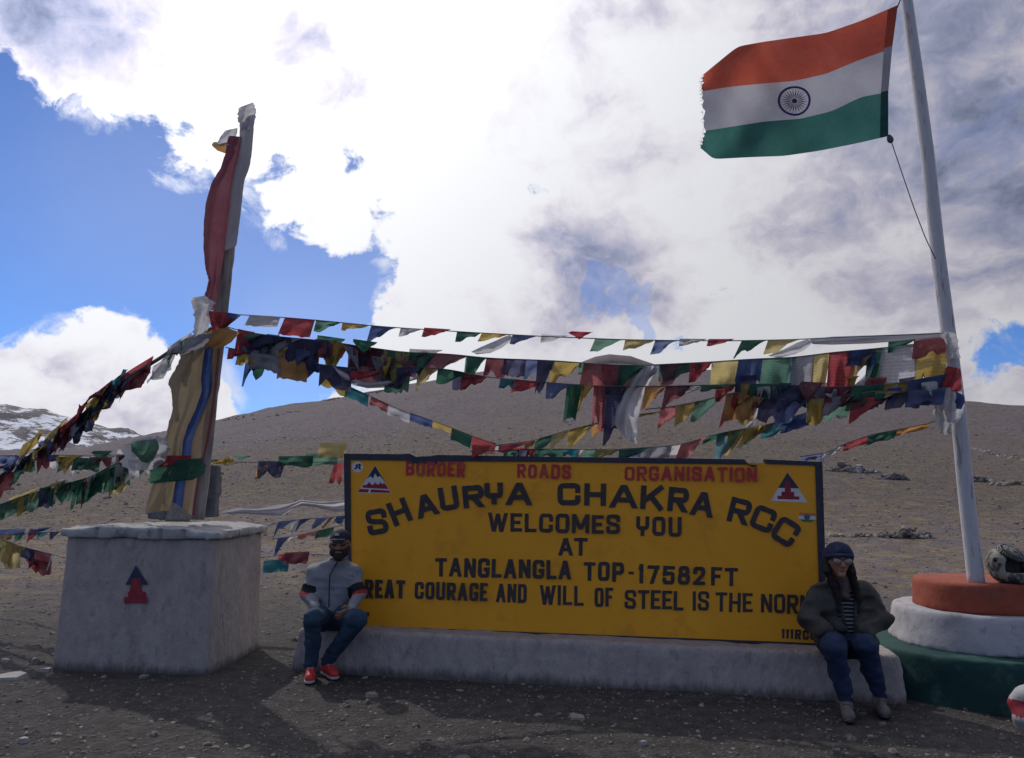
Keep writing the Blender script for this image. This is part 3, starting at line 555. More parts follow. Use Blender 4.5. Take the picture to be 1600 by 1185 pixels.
def wedge(px, Y, lab):
    A = [P(q[0], q[1], Y) for q in px]; B = [P(q[0], q[1], Y + .12) + np.array([0, 0, -.02]) for q in px]; n = len(A)
    return setp(mk('stone', A + B, [tuple(range(n - 1, -1, -1)), tuple(range(n, 2 * n))] + [(i, (i + 1) % n, n + (i + 1) % n, n + i) for i in range(n)], M_st[1], smooth=False), lab, 'stone')
wedge([(258, 812), (262, 797), (271, 785), (283, 792), (299, 806), (296, 812)], YP - .38, 'pointed tan stone leaning on the foot of the banner')

# ------------------------------------------------------------------ plinth
bA = np.array([-1.93, 7.26]); bB = np.array([3.11, 6.37]); bdv = (bB - bA) / np.linalg.norm(bB - bA); bnv = np.array([-bdv[1], bdv[0]])
V, Fq = prism_sdf([bA, bB, bB + bnv * .62, bA + bnv * .62], -.06, .35, .10, .035, .022, 4.5, .021)
setp(mk('plinth', V, Fq, M_conc), 'long low whitewashed concrete plinth under the yellow sign, used as a bench', 'plinth')

# ------------------------------------------------------------------ sign
sgA = np.array([-1.55, 7.50, 0]); sgB = np.array([2.76, 6.77, 0]); sd = (sgB - sgA) / np.linalg.norm(sgB - sgA); sn = np.array([sd[1], -sd[0], 0])
SP = (sgA, sn)
sign = thing('sign_board', (sgA + sgB) / 2 + [0, 0, .34], 'long yellow welcome sign with black frame standing on the white plinth', 'sign')
M_yel = mat('yellow_paint', (.80, .345, .016), (.87, .385, .02), 1.6, .55, .25, 8, c3=(.72, .305, .02), s3=3.5, bdist=.006)
# light scratches and stains on the paint
t = M_yel.node_tree; TL = t.links; geo = nn(t, 'ShaderNodeNewGeometry'); POS = geo.outputs['Position']; b = t.nodes['Principled BSDF']; prev = b.inputs['Base Color'].links[0].from_socket
st_ = tmul(tmr(tno(4.5, 10, .75, (1, 1, .6), (3, 1, 5)), .62, .76), .4); TL.new(tmix(st_, prev, (.28, .15, .07)), b.inputs['Base Color'])
def slabpx(name, quad, m, parent, off, th):
    p0, n = SP; A = [PL(q[0], q[1], p0 + n * off, n) for q in quad]; B = [a - n * th for a in A]; k = len(A)
    return mk(name, A + B, [tuple(range(k)), tuple(range(2 * k - 1, k - 1, -1))] + [(i, k + i, k + (i + 1) % k, (i + 1) % k) for i in range(k)], m, parent, smooth=False)
slabpx('panel', [(541, 714), (541, 992), (1287, 1016), (1280, 725)], M_yel, sign, 0.0, .07)
NT = [(537, 709), (625, 710), (640, 709), (650, 714), (672, 713), (684, 711), (860, 714), (1100, 717), (1163, 718), (1168, 724), (1178, 731), (1184, 727)]
NB = [(1178, 728), (1168, 726), (1080, 725), (860, 722), (690, 721), (682, 725), (645, 724), (640, 720), (546, 719)]
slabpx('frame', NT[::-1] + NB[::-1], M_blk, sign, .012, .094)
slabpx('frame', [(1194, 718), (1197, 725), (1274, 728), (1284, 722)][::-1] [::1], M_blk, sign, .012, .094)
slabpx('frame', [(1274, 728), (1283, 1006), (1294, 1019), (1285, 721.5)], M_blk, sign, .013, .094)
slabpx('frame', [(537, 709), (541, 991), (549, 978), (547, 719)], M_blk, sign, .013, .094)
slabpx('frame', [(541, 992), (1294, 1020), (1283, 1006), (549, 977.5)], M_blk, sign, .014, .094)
# --- hand-painted lettering: every letter is a set of brush strokes
def chk(p, it=2):
    p = [np.array(q, float) for q in p]
    for _ in range(it):
        q = [p[0]]
        for a, b_ in zip(p[:-1], p[1:]): q += [a * .75 + b_ * .25, a * .25 + b_ * .75]
        q.append(p[-1]); p = q
    return p
Gl = {
 'A': [('l', 0, 0, .5, 1), ('l', .5, 1, 1, 0), ('l', .2, .3, .8, .3)], 'B': [('l', 0, 0, 0, 1), ('c', [(0, 1), (.6, 1), (1, 1), (1, .55), (.6, .53), (0, .53)]), ('c', [(0, .5), (.6, .5), (1, .5), (1, 0), (.6, 0), (0, 0)])],
 'C': [('c', [(1, .72), (1, 1), (.5, 1), (0, 1), (0, .5), (0, 0), (.5, 0), (1, 0), (1, .28)])], 'D': [('l', 0, 0, 0, 1), ('c', [(0, 1), (.5, 1), (1, 1), (1, .5), (1, 0), (.5, 0), (0, 0)])],
 'E': [('l', 0, 0, 0, 1), ('l', 0, 1, 1, 1), ('l', 0, .5, .85, .5), ('l', 0, 0, 1, 0)], 'F': [('l', 0, 0, 0, 1), ('l', 0, 1, 1, 1), ('l', 0, .5, .85, .5)],
 'G': [('c', [(1, .78), (1, 1), (.5, 1), (0, 1), (0, .5), (0, 0), (.5, 0), (1, 0), (1, .42)]), ('l', .5, .42, 1, .42)], 'H': [('l', 0, 0, 0, 1), ('l', 1, 0, 1, 1), ('l', 0, .5, 1, .5)],
 'I': [('l', .5, 0, .5, 1)], 'K': [('l', 0, 0, 0, 1), ('d', 0.05, .35, 1, 1), ('d', .35, .6, 1, 0)], 'L': [('l', 0, 0, 0, 1), ('l', 0, 0, 1, 0)],
 'M': [('l', 0, 0, 0, 1), ('l', 1, 0, 1, 1), ('l', 0, 1, .5, .2), ('l', .5, .2, 1, 1)], 'N': [('l', 0, 0, 0, 1), ('l', 1, 0, 1, 1), ('l', 0, 1, 1, 0)],
 'O': [('c', [(.5, 1), (0, 1), (0, .5), (0, 0), (.5, 0), (1, 0), (1, .5), (1, 1), (.5, 1)])], 'P': [('l', 0, 0, 0, 1), ('c', [(0, 1), (.6, 1), (1, 1), (1, .45), (.6, .45), (0, .45)])],
 'R': [('l', 0, 0, 0, 1), ('c', [(0, 1), (.6, 1), (1, 1), (1, .48), (.6, .48), (0, .48)]), ('l', .45, .5, 1, 0)],
 'S': [('c', [(1, .76), (1, 1), (.5, 1), (0, 1), (0, .6), (.3, .52), (.7, .48), (1, .4), (1, 0), (.5, 0), (0, 0), (0, .24)])], 'T': [('l', .5, 0, .5, 1), ('l', 0, 1, 1, 1)],
 'U': [('c', [(0, 1), (0, .4), (0, 0), (.5, 0), (1, 0), (1, .4), (1, 1)])], 'W': [('l', 0, 1, .27, 0), ('l', .27, 0, .5, .95), ('l', .5, .95, .73, 0), ('l', .73, 0, 1, 1)],
 'Y': [('c', [(0, 1), (0, .7), (0, .38), (.5, .38), (1, .38), (1, .7), (1, 1)]), ('l', .5, 0, .5, .42)], '1': [('l', .65, 0, .65, 1), ('l', .1, .7, .65, 1)],
 '7': [('l', 0, 1, 1, 1), ('l', .3, 0, 1, 1)], '5': [('l', 0.05, 1, 1, 1), ('l', 0.05, .5, 0.05, 1), ('c', [(0, .55), (.5, .62), (1, .62), (1, .3), (1, 0), (.5, 0), (0, 0), (0, .2)])],
 '8': [('c', [(.5, 1), (.08, 1), (.08, .54), (.5, .54), (.92, .54), (.92, 1), (.5, 1)]), ('c', [(.5, .53), (0, .53), (0, 0), (.5, 0), (1, 0), (1, .53), (.5, .53)])],
 '2': [('c', [(0, .75), (0, 1), (.5, 1), (1, 1), (1, .6), (.5, .3), (.08, .05)]), ('l', 0, 0, 1, 0)], '-': [('l', 0, .45, 1, .45)]}
NARR = {'I': .32, '1': .5, 'W': 1.45, 'M': 1.25, '-': .45, 'L': .85, 'E': .85, 'F': .85, 'T': 1.0, 'A': 1.12}
def glyph(ch, cx, cy, w, h, s, rot=0):
    """polygons of one letter, centre (cx,cy) in picture points"""
    out_ = []; r = math.radians(rot); c_, s_ = math.cos(r), math.sin(r)
    def tr(x, y): x -= w / 2; y -= h / 2; return (cx + x * c_ - y * s_, cy - (x * s_ + y * c_))
    for st in Gl[ch]:
        if st[0] == 'c':
            p = [np.array([s / 2 + q[0] * (w - s), s / 2 + q[1] * (h - s)]) for q in chk(st[1])]
            closed = np.allclose(p[0], p[-1])
            if not closed:
                for a, b_ in ((0, 1), (-1, -2)):
                    d = p[a] - p[b_]; p[a] = p[a] + d / np.linalg.norm(d) * s * .5
            nrm_ = []
            for i in range(len(p)):
                a = p[max(i - 1, 0)] if not (closed and i == 0) else p[-2]; b_ = p[min(i + 1, len(p) - 1)] if not (closed and i == len(p) - 1) else p[1]
                d = b_ - a; nrm_.append(np.array([-d[1], d[0]]) / np.linalg.norm(d) * s * .5 * (1 + .05 * math.sin(i * 1.3 + cx)))
            for i in range(len(p) - 1): out_.append([tr(*(p[i] - nrm_[i])), tr(*(p[i + 1] - nrm_[i + 1])), tr(*(p[i + 1] + nrm_[i + 1])), tr(*(p[i] + nrm_[i]))])
        else:
            x0, y0, x1, y1 = st[1:]; X0 = s / 2 + x0 * (w - s); X1 = s / 2 + x1 * (w - s)
            if st[0] == 'l' and abs(y1 - y0) > .45 * abs(x1 - x0) + .01:
                hs = s * .5 * math.hypot(X1 - X0, (y1 - y0) * h) / abs((y1 - y0) * h)
                out_.append([tr(X0 - hs, y0 * h), tr(X0 + hs, y0 * h), tr(X1 + hs, y1 * h), tr(X1 - hs, y1 * h)])
            elif st[0] == 'd':
                d = np.array([X1 - X0, (y1 - y0) * h]); n_ = np.array([-d[1], d[0]]) / np.linalg.norm(d) * s / 2; a = np.array([X0, y0 * h]); b_ = a + d
                out_.append([tr(*(a - n_)), tr(*(b_ - n_)), tr(*(b_ + n_)), tr(*(a + n_))])
            else:
                Y0 = s / 2 + y0 * (h - s); ss = s * .46; out_.append([tr(x0 * w, Y0 - ss), tr(x1 * w, Y0 - ss), tr(x1 * w, Y0 + ss), tr(x0 * w, Y0 + ss)])
    return out_
def ccw(pg):
    a = sum(p[0] * q[1] - q[0] * p[1] for p, q in zip(pg, pg[1:] + pg[:1])); return pg if a < 0 else pg[::-1]
def word(txt, x0, x1, yt0, yb0, yt1, yb1, s, gap, m, arc=None):
    ws_ = [NARR.get(c, 1) for c in txt]; tot = sum(ws_); lw = (x1 - x0 - gap * (len(txt) - 1)) / tot; x = x0; pol = []
    for c, w_ in zip(txt, ws_):
        w = w_ * lw; u = ((x + w / 2) - x0) / (x1 - x0); yt = yt0 + (yt1 - yt0) * u; yb = yb0 + (yb1 - yb0) * u
        pol += glyph(c, x + w / 2, (yt + yb) / 2 + random.uniform(-.5, .5), w, (yb - yt) * random.uniform(.97, 1.02), s, -.9 + random.uniform(-1, 1)); x += w + gap
    return [ccw(p) for p in pol]
M_ltr = mat('black_lettering', (.038, .032, .036), (.06, .048, .05), 16, .6); M_rltr = mat('red_lettering', (.42, .030, .045), (.50, .05, .055), 16, .6, c3=(.45, .12, .04), s3=12)  # black letters painted greyer, with veiling glare put into their colour
def letters(words, m, lab):
    for w_ in words: flat(w_, SP, .0025, m, 'lettering', sign, .0022, lab if len(words) == 1 else None)
letters([word('BORDER', 634, 727, 720.5, 743.5, 722, 745.5, 4.6, 3, M_rltr)], M_rltr, 'red word BORDER')
letters([word('ROADS', 808, 892, 725, 747, 726, 748.5, 4.5, 3.4, M_rltr)], M_rltr, 'red word ROADS')
letters([word('ORGANISATION', 976, 1183, 728.5, 751, 730.5, 753.5, 4.6, 3.2, M_rltr)], M_rltr, 'red word ORGANISATION')
ARC = [('S', 589, 815.5, 33, 40, 10), ('H', 624, 800, 31, 38, 22), ('A', 666, 790, 36, 35, 15), ('U', 701, 779, 30, 37, 9), ('R', 739.5, 776, 33, 35, 5), ('Y', 771.5, 771.5, 29, 34, 2), ('A', 811, 772, 42, 35, -1), ('C', 889, 772.5, 36, 35, 0),
       ('H', 930, 773, 34, 35, -1), ('A', 974.5, 776, 45, 36, -2), ('K', 1020, 778, 38, 37, -3), ('R', 1060, 781, 32, 38, -5), ('A', 1098, 788, 37, 38, -9), ('R', 1156, 799, 34, 39, -14), ('C', 1193, 811, 36, 38, -22), ('C', 1228, 831, 38, 40, -32)]
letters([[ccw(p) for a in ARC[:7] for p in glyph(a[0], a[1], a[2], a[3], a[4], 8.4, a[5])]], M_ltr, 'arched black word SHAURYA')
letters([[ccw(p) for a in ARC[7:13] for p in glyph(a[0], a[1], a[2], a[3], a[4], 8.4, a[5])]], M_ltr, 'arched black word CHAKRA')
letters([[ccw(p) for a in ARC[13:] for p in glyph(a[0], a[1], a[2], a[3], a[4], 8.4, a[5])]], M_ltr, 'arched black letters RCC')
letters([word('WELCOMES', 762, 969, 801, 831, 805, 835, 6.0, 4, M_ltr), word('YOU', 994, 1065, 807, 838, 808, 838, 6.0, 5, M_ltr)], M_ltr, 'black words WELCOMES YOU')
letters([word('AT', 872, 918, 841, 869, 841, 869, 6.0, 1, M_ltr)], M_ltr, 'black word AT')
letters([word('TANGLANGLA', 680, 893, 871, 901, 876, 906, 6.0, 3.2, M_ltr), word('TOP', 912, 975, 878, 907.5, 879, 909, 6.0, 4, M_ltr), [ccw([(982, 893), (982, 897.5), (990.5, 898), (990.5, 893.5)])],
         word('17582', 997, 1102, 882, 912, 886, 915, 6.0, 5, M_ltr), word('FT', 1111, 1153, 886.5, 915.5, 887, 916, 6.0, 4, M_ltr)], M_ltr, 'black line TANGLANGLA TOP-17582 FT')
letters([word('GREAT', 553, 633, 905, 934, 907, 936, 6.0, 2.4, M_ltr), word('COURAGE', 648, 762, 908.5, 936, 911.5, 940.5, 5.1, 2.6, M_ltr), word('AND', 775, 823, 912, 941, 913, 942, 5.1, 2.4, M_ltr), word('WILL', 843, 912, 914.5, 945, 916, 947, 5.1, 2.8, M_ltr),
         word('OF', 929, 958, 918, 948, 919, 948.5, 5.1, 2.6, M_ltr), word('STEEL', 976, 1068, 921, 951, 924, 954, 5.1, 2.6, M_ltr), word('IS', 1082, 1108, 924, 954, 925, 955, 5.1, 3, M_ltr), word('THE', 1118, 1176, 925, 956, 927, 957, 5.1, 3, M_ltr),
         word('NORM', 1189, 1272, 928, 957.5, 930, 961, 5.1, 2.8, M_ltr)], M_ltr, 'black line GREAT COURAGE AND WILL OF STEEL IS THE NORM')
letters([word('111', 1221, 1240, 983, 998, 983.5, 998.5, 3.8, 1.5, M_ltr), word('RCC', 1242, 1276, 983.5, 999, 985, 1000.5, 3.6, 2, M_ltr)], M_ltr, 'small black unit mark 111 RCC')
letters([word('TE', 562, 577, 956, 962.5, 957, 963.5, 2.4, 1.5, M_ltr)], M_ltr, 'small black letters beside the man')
M_wpt = mat('white_paint', (.55, .53, .55), (.66, .64, .66), 12, .6)
flat([[(586, 727), (558.5, 771), (611, 771)][::1]], SP, .0022, M_wpt, 'mountain_emblem', sign, .0018)
flat([[(586, 728), (573, 748.5), (579, 744.5), (583, 748), (586, 740), (590, 746), (593.5, 744), (602, 754)]], SP, .0028, M_navy, 'mountain_peak', sign, .002)
flat([[(567, 758.5), (566.5, 762.5), (607, 764.5), (603, 758), (600, 754.5), (597.5, 757), (594.5, 753.5), (592, 757.5), (589, 757), (586, 754), (583.5, 757.5), (580, 757.5), (577, 753), (573, 757.5)], [(562.5, 764), (559.5, 769.5), (575, 769.8), (577, 765)], [(580, 765), (578, 769.8), (610, 770.3), (607.5, 766.5)]], SP, .0030, M_red, 'mountain_base', sign, .002)
flat([[(1231, 738), (1204, 783), (1262, 785.5)]], SP, .0022, M_wpt, 'arrow_emblem', sign, .0018)
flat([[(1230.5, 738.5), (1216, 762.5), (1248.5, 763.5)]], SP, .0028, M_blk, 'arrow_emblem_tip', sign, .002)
flat([[(1227, 752), (1226, 770), (1236, 770), (1235, 752)], [(1221, 768.5), (1221, 776), (1241, 776.5), (1241, 769)], [(1215, 775), (1215, 780), (1249, 781), (1249, 776)]], SP, .0032, M_red, 'arrow_emblem_base', sign, .002)
def disc(cx, cy, rx, ry, n=20): return [(cx + rx * math.cos(-i / n * 6.283), cy + ry * math.sin(-i / n * 6.283)) for i in range(n)]
flat([disc(558.5, 730, 8.8, 8.6)], SP, .0024, M_wpt, 'round_sticker', sign, .002)
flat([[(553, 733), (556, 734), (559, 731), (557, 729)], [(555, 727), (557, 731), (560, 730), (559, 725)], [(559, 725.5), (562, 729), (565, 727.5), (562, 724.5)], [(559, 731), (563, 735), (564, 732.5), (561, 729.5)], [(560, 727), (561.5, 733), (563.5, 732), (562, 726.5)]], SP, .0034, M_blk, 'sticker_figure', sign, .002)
M_grs = mat('sticker_green', (.05, .2, .08)); M_org = mat('sticker_orange', (.55, .2, .06))
flat([[(1249, 801), (1249, 806), (1274, 807), (1274, 802)]], SP, .0022, M_org, 'sticker_band', sign, .002); flat([[(1248, 806), (1248, 811.5), (1275, 812.5), (1275, 807)]], SP, .0023, M_wpt, 'sticker_band', sign, .002); flat([[(1250, 811.5), (1254, 815.5), (1268, 816.5), (1273, 812.5)]], SP, .0022, M_grs, 'sticker_band', sign, .002); flat([disc(1261, 808, 5, 4.6)], SP, .0034, M_dst, 'sticker_figure', sign, .002)

# ------------------------------------------------------------------ pedestal and flagpole
ped = thing('flagpole_pedestal', (4.35, 6.95, 0), 'three-tier round-cornered concrete pedestal painted orange, white and green carrying the flagpole', 'pedestal')
M_or = mat('orange_paint', (.24, .05, .03), (.31, .075, .042), 5, .8, .6, 14, c3=(.24, .09, .06), s3=6); M_gr = mat('green_paint', (.006, .036, .035), (.012, .056, .050), 2.5, .8, .6, 12, c3=(.035, .09, .08), s3=4); M_wh = mat('pedestal_white', (.32, .31, .33), (.43, .42, .44), 3, .85, .7, 14, c3=(.25, .24, .25), s3=7)
def roundtier(name, x0, x1, y0, y1, z0, z1, rad, batter, m, lip=0):
    c = np.array([(x0 + x1) / 2, (y0 + y1) / 2]); hx = (x1 - x0) / 2; hy = (y1 - y0) / 2; an = math.radians(-9.6); ca, sa = math.cos(an), math.sin(an)
    def f(X, Y, Z):
        x = (X - c[0]) * ca + (Y - c[1]) * sa; y = -(X - c[0]) * sa + (Y - c[1]) * ca; ins = batter * (Z - z0)
        qx = np.abs(x) - hx + rad + ins; qy = np.abs(y) - hy + rad + ins; d = np.hypot(np.maximum(qx, 0), np.maximum(qy, 0)) + np.minimum(np.maximum(qx, qy), 0) - rad
        s = Z - z1; e_ = .02; V = np.where((s + e_ > 0) & (d + e_ > 0), np.hypot(np.maximum(s + e_, 0), np.maximum(d + e_, 0)) - e_, np.maximum(d, s)); V = np.maximum(V, z0 - Z)
        return V + .014 * (vn3(X * 4, Y * 4, Z * 4) + .6 * vn3(X * 11, Y * 11, Z * 11))
    V, Fq = nets(f, [c[0] - hx - .3, c[1] - hy - .3, z0 - .05], [c[0] + hx + .3, c[1] + hy + .3, z1 + .05], .026); return mk(name, V, Fq, m, ped)
roundtier('green_tier', 3.05, 5.60, 6.02, 7.95, -.05, .36, .85, .12, M_gr)
roundtier('white_tier', 3.38, 5.35, 6.29, 7.70, .35, .655, .60, .12, M_wh)
roundtier('orange_tier', 3.55, 5.10, 6.44, 7.45, .645, .895, .44, .05, M_or)
YF = float(G(1526, 911, .895)[1]) + .07
pole = thing('flagpole', P(1526, 914, YF), 'tall white painted flagpole leaning left, standing on the orange tier', 'flagpole')
def tube(name, path, rads, m, parent=None, ns=10, sub=1):
    path = np.array(path, float); n = len(path); V = []; rads = np.interp(np.linspace(0, 1, n), np.linspace(0, 1, len(np.atleast_1d(rads))), np.atleast_1d(rads))
    for i in range(n):
        d = path[min(i + 1, n - 1)] - path[max(i - 1, 0)]; d /= np.linalg.norm(d) + 1e-9; a = np.cross(d, [0, 1, 0.01]); a /= np.linalg.norm(a); b_ = np.cross(d, a)
        for k in range(ns): an = k / ns * 6.283; V.append(path[i] + (a * math.cos(an) + b_ * math.sin(an)) * rads[i])
    Fs = [(i * ns + k, i * ns + (k + 1) % ns, (i + 1) * ns + (k + 1) % ns, (i + 1) * ns + k) for i in range(n - 1) for k in range(ns)] + [tuple(range(ns - 1, -1, -1)), tuple(range((n - 1) * ns, n * ns))]
    return mk(name, V, Fs, m, parent)
def curve(pts, n=60):
    pts = np.array(pts, float); s = np.concatenate([[0], np.cumsum(np.linalg.norm(np.diff(pts[:, :2], axis=0), axis=1))]); u = np.linspace(0, s[-1], n)
    return np.stack([np.interp(u, s, pts[:, k]) for k in range(pts.shape[1])], 1)
pp = curve([(1526, 916), (1510, 775), (1497, 640), (1483, 530), (1466, 400), (1449, 240), (1432, 110), (1415, -10), (1404, -90)], 60)
tube('pole', [P(x, y, YF) for x, y in pp], (.066, .060, .056, .048), M_paintw, pole, 14)
# rope and knot
rope = thing('flag_halyard', P(1462, 405, YF - .08), 'thin grey halyard from the lower flag corner to the pole', 'rope')
YFL = YF - .12
tube('rope', [P(x, y, YFL) for x, y in curve([(1391, 216), (1405, 258), (1428, 325), (1446, 372), (1462, 405)], 16)], .0045, M_rope, rope, 5)
tube('rope', [P(x, y, YFL) for x, y in curve([(1402, 12), (1406, 2), (1412, -30)], 5)], .006, M_rope, rope, 5)
V, Fq = sdfmesh([('e', P(1391.5, 219, YFL), (.026, .022, .03)), ('e', P(1389, 214, YFL), (.014, .012, .02))], .007); mk('knot', V, Fq, M_rope, rope)
# national flag
flag = thing('national_flag', P(1395, 110, YFL), 'orange, white and green tricolour flag with blue spoked wheel flying left from the flagpole', 'flag')
UX = np.linspace(0, 1, 7)
LV = [  # rows of picture points, hoist (right) to fly (left)
 [(1403, 8), (1345, 33), (1290, 52), (1232, 60), (1190, 66), (1152, 73), (1096, 119)],
 [(1394, 76), (1345, 93), (1290, 116), (1240, 127), (1190, 131), (1140, 136), (1096, 143)],
 [(1388, 144), (1345, 152), (1300, 174), (1250, 186), (1195, 190), (1145, 198), (1100, 205)],
 [(1388, 213), (1340, 224), (1280, 236), (1225, 244), (1170, 246), (1115, 249), (1094, 231)]]
LVc = []
for r_ in LV:
    a = np.array(r_, float); s = np.linspace(0, 1, 7); ss = np.linspace(0, 1, 41)
    # Catmull-like smooth interpolation
    o_ = np.stack([np.interp(ss, s, a[:, k]) for k in range(2)], 1)
    for _ in range(1): o_[1:-1] = (o_[:-2] + 2 * o_[1:-1] + o_[2:]) / 4
    LVc.append(o_)
def flagpt(u, v, off=0):
    i = min(int(v * 3), 2); f_ = v * 3 - i; k = u * 40; k0 = min(int(k), 39); kf = k - k0
    a = LVc[i][k0] * (1 - kf) + LVc[i][k0 + 1] * kf; b_ = LVc[i + 1][k0] * (1 - kf) + LVc[i + 1][k0 + 1] * kf; q = a * (1 - f_) + b_ * f_
    dep = YFL + .16 * math.sin(u * 7.0 + v * 2.2 + .4) * min(1, u * 3) + .05 * math.sin(u * 15 - v * 5) * u + .03 * math.sin(u * 26 + v * 8) * u + .02 * math.sin(v * 11 + u * 4)
    return P(q[0], q[1], dep + off)
M_fl = [clothmat('flag_saffron', (.50, .095, .06), .5, fade=.1), clothmat('flag_whitecloth', (.50, .49, .55), .45, fade=.1), clothmat('flag_bottlegreen', (.045, .17, .15), .5, fade=.1)]
for bi, nm in enumerate(('orange_stripe', 'white_stripe', 'green_stripe')):
    nu, nv = 90, 12; V = []
    jg = [random.uniform(-.006, .012) + .006 * math.sin(j * 2.2) for j in range(nv + 1)]
    for j in range(nv + 1):
        for i in range(nu + 1):
            u = i / nu; u = min(1, u * (1 - max(0, jg[j]) * (u ** 8))); V.append(flagpt(u, (bi + j / nv) / 3, -bi * .0005))
    Fs = [(j * (nu + 1) + i, j * (nu + 1) + i + 1, (j + 1) * (nu + 1) + i + 1, (j + 1) * (nu + 1) + i) for j in range(nv) for i in range(nu)]
    mk(nm, V, Fs, M_fl[bi], flag)
# frayed threads on the fly edge
th = []; tf = []
for i in range(70):
    v = random.uniform(.02, .97); a = flagpt(1, v); l_ = random.uniform(.008, .035); s = len(th)
    th += [a + [0.004, 0, .002], a + [0.004, 0, -.002], a + [-l_, random.uniform(-.01, .01), random.uniform(-.012, .012)]]; tf.append((s, s + 1, s + 2))
setp(mk('frayed_threads', th, tf, M_fl[1], flag), kind='stuff')
hs_ = [(flagpt(.0, v, -.004), flagpt(.045, v, -.006)) for v in np.linspace(0, 1, 30)]
M_slv = clothmat('hoist_sleeve', (.42, .40, .44), .25)
for k, (mm, a, b_) in enumerate(((clothmat('sleeve_saffron', (.50, .10, .05), .3), 0, 10), (M_slv, 10, 20), (clothmat('sleeve_green', (.015, .10, .085), .3), 20, 30))):
    a = max(0, a - 1) if k else 0; seg = hs_[a:b_]; mk('hoist_sleeve', [p for q in seg for p in q], [(2 * i, 2 * i + 1, 2 * i + 3, 2 * i + 2) for i in range(len(seg) - 1)], mm, flag)
M_ch = mat('wheel_blue', (.03, .035, .16), rough=.8)
cu, cv = .512, .508
def wpt(r, a, o=-.006):
    # wheel in flag coordinates; radii scaled so that it reads round
    return flagpt(cu + r * math.cos(a) * .083, cv + r * math.sin(a) * .130, o)
V = []; Fs = []; N = 48
for i in range(N):
    a = i / N * 6.283; V += [wpt(1.0, a), wpt(.86, a)]
Fs = [(2 * i, 2 * i + 1, (2 * i + 3) % (2 * N), (2 * i + 2) % (2 * N)) for i in range(N)]; whl = mk('wheel', V, Fs, M_ch, flag)
V = []; Fs = []
for i in range(24):
    a = i / 24 * 6.283; s = len(V); V += [wpt(.88, a), wpt(.45, a + .075), wpt(.1, a), wpt(.45, a - .075)]; Fs.append((s, s + 1, s + 2, s + 3))
mk('spokes', V, Fs, M_ch, whl); V = [wpt(.16, i / 12 * 6.283, -.008) for i in range(12)]; mk('hub', V, [tuple(range(12))], M_ch, whl)
# cloth knots on the pole
clothpx('white_scarf', [(1468, 516, 1492, 520), (1472, 530, 1496, 532), (1474, 545, 1498, 546), (1476, 560, 1500, 560)], YF - .11, MW, None, 9, 12, .03, 1.6, 'white scarf wound round the flagpole where the top string ends', 'scarf', 'white scarves tied to the posts', bul=.05, jag=2)
clothpx('prayer_flag', [(1480, 572, 1500, 576), (1472, 590, 1503, 594), (1468, 604, 1502, 608), (1478, 614, 1496, 612)], YF - .14, CL['r'], None, 9, 10, .04, 1.3, 'red cloth knotted round the flagpole below the dense flags', 'prayer flag', bul=.06, jag=1.5)
clothpx('white_scarf', [(1474, 612, 1504, 612), (1474, 630, 1508, 632), (1478, 648, 1502, 650), (1480, 660, 1494, 662)], YF - .14, MW, None, 9, 12, .04, 1.3, 'grey white scarf hanging on the flagpole under the red knot', 'scarf', bul=.06, jag=2)
clothpx('prayer_flag', [(1490, 610, 1506, 618), (1488, 625, 1508, 628), (1490, 638, 1502, 640)], YF - .19, CL['b'], None, 6, 8, .02, 1.1, 'blue rag on the right side of the flagpole', 'prayer flag', bul=.03)
clothpx('white_scarf', [(1458, 640, 1478, 632), (1462, 656, 1484, 650), (1468, 670, 1488, 664), (1474, 680, 1486, 678)], YF - .1, clothmat('gauze_thin', (.45, .45, .48), .6), None, 8, 10, .03, 1.3, 'thin torn gauze fluttering left of the flagpole above the lone string', 'scarf', bul=.03, jag=3)

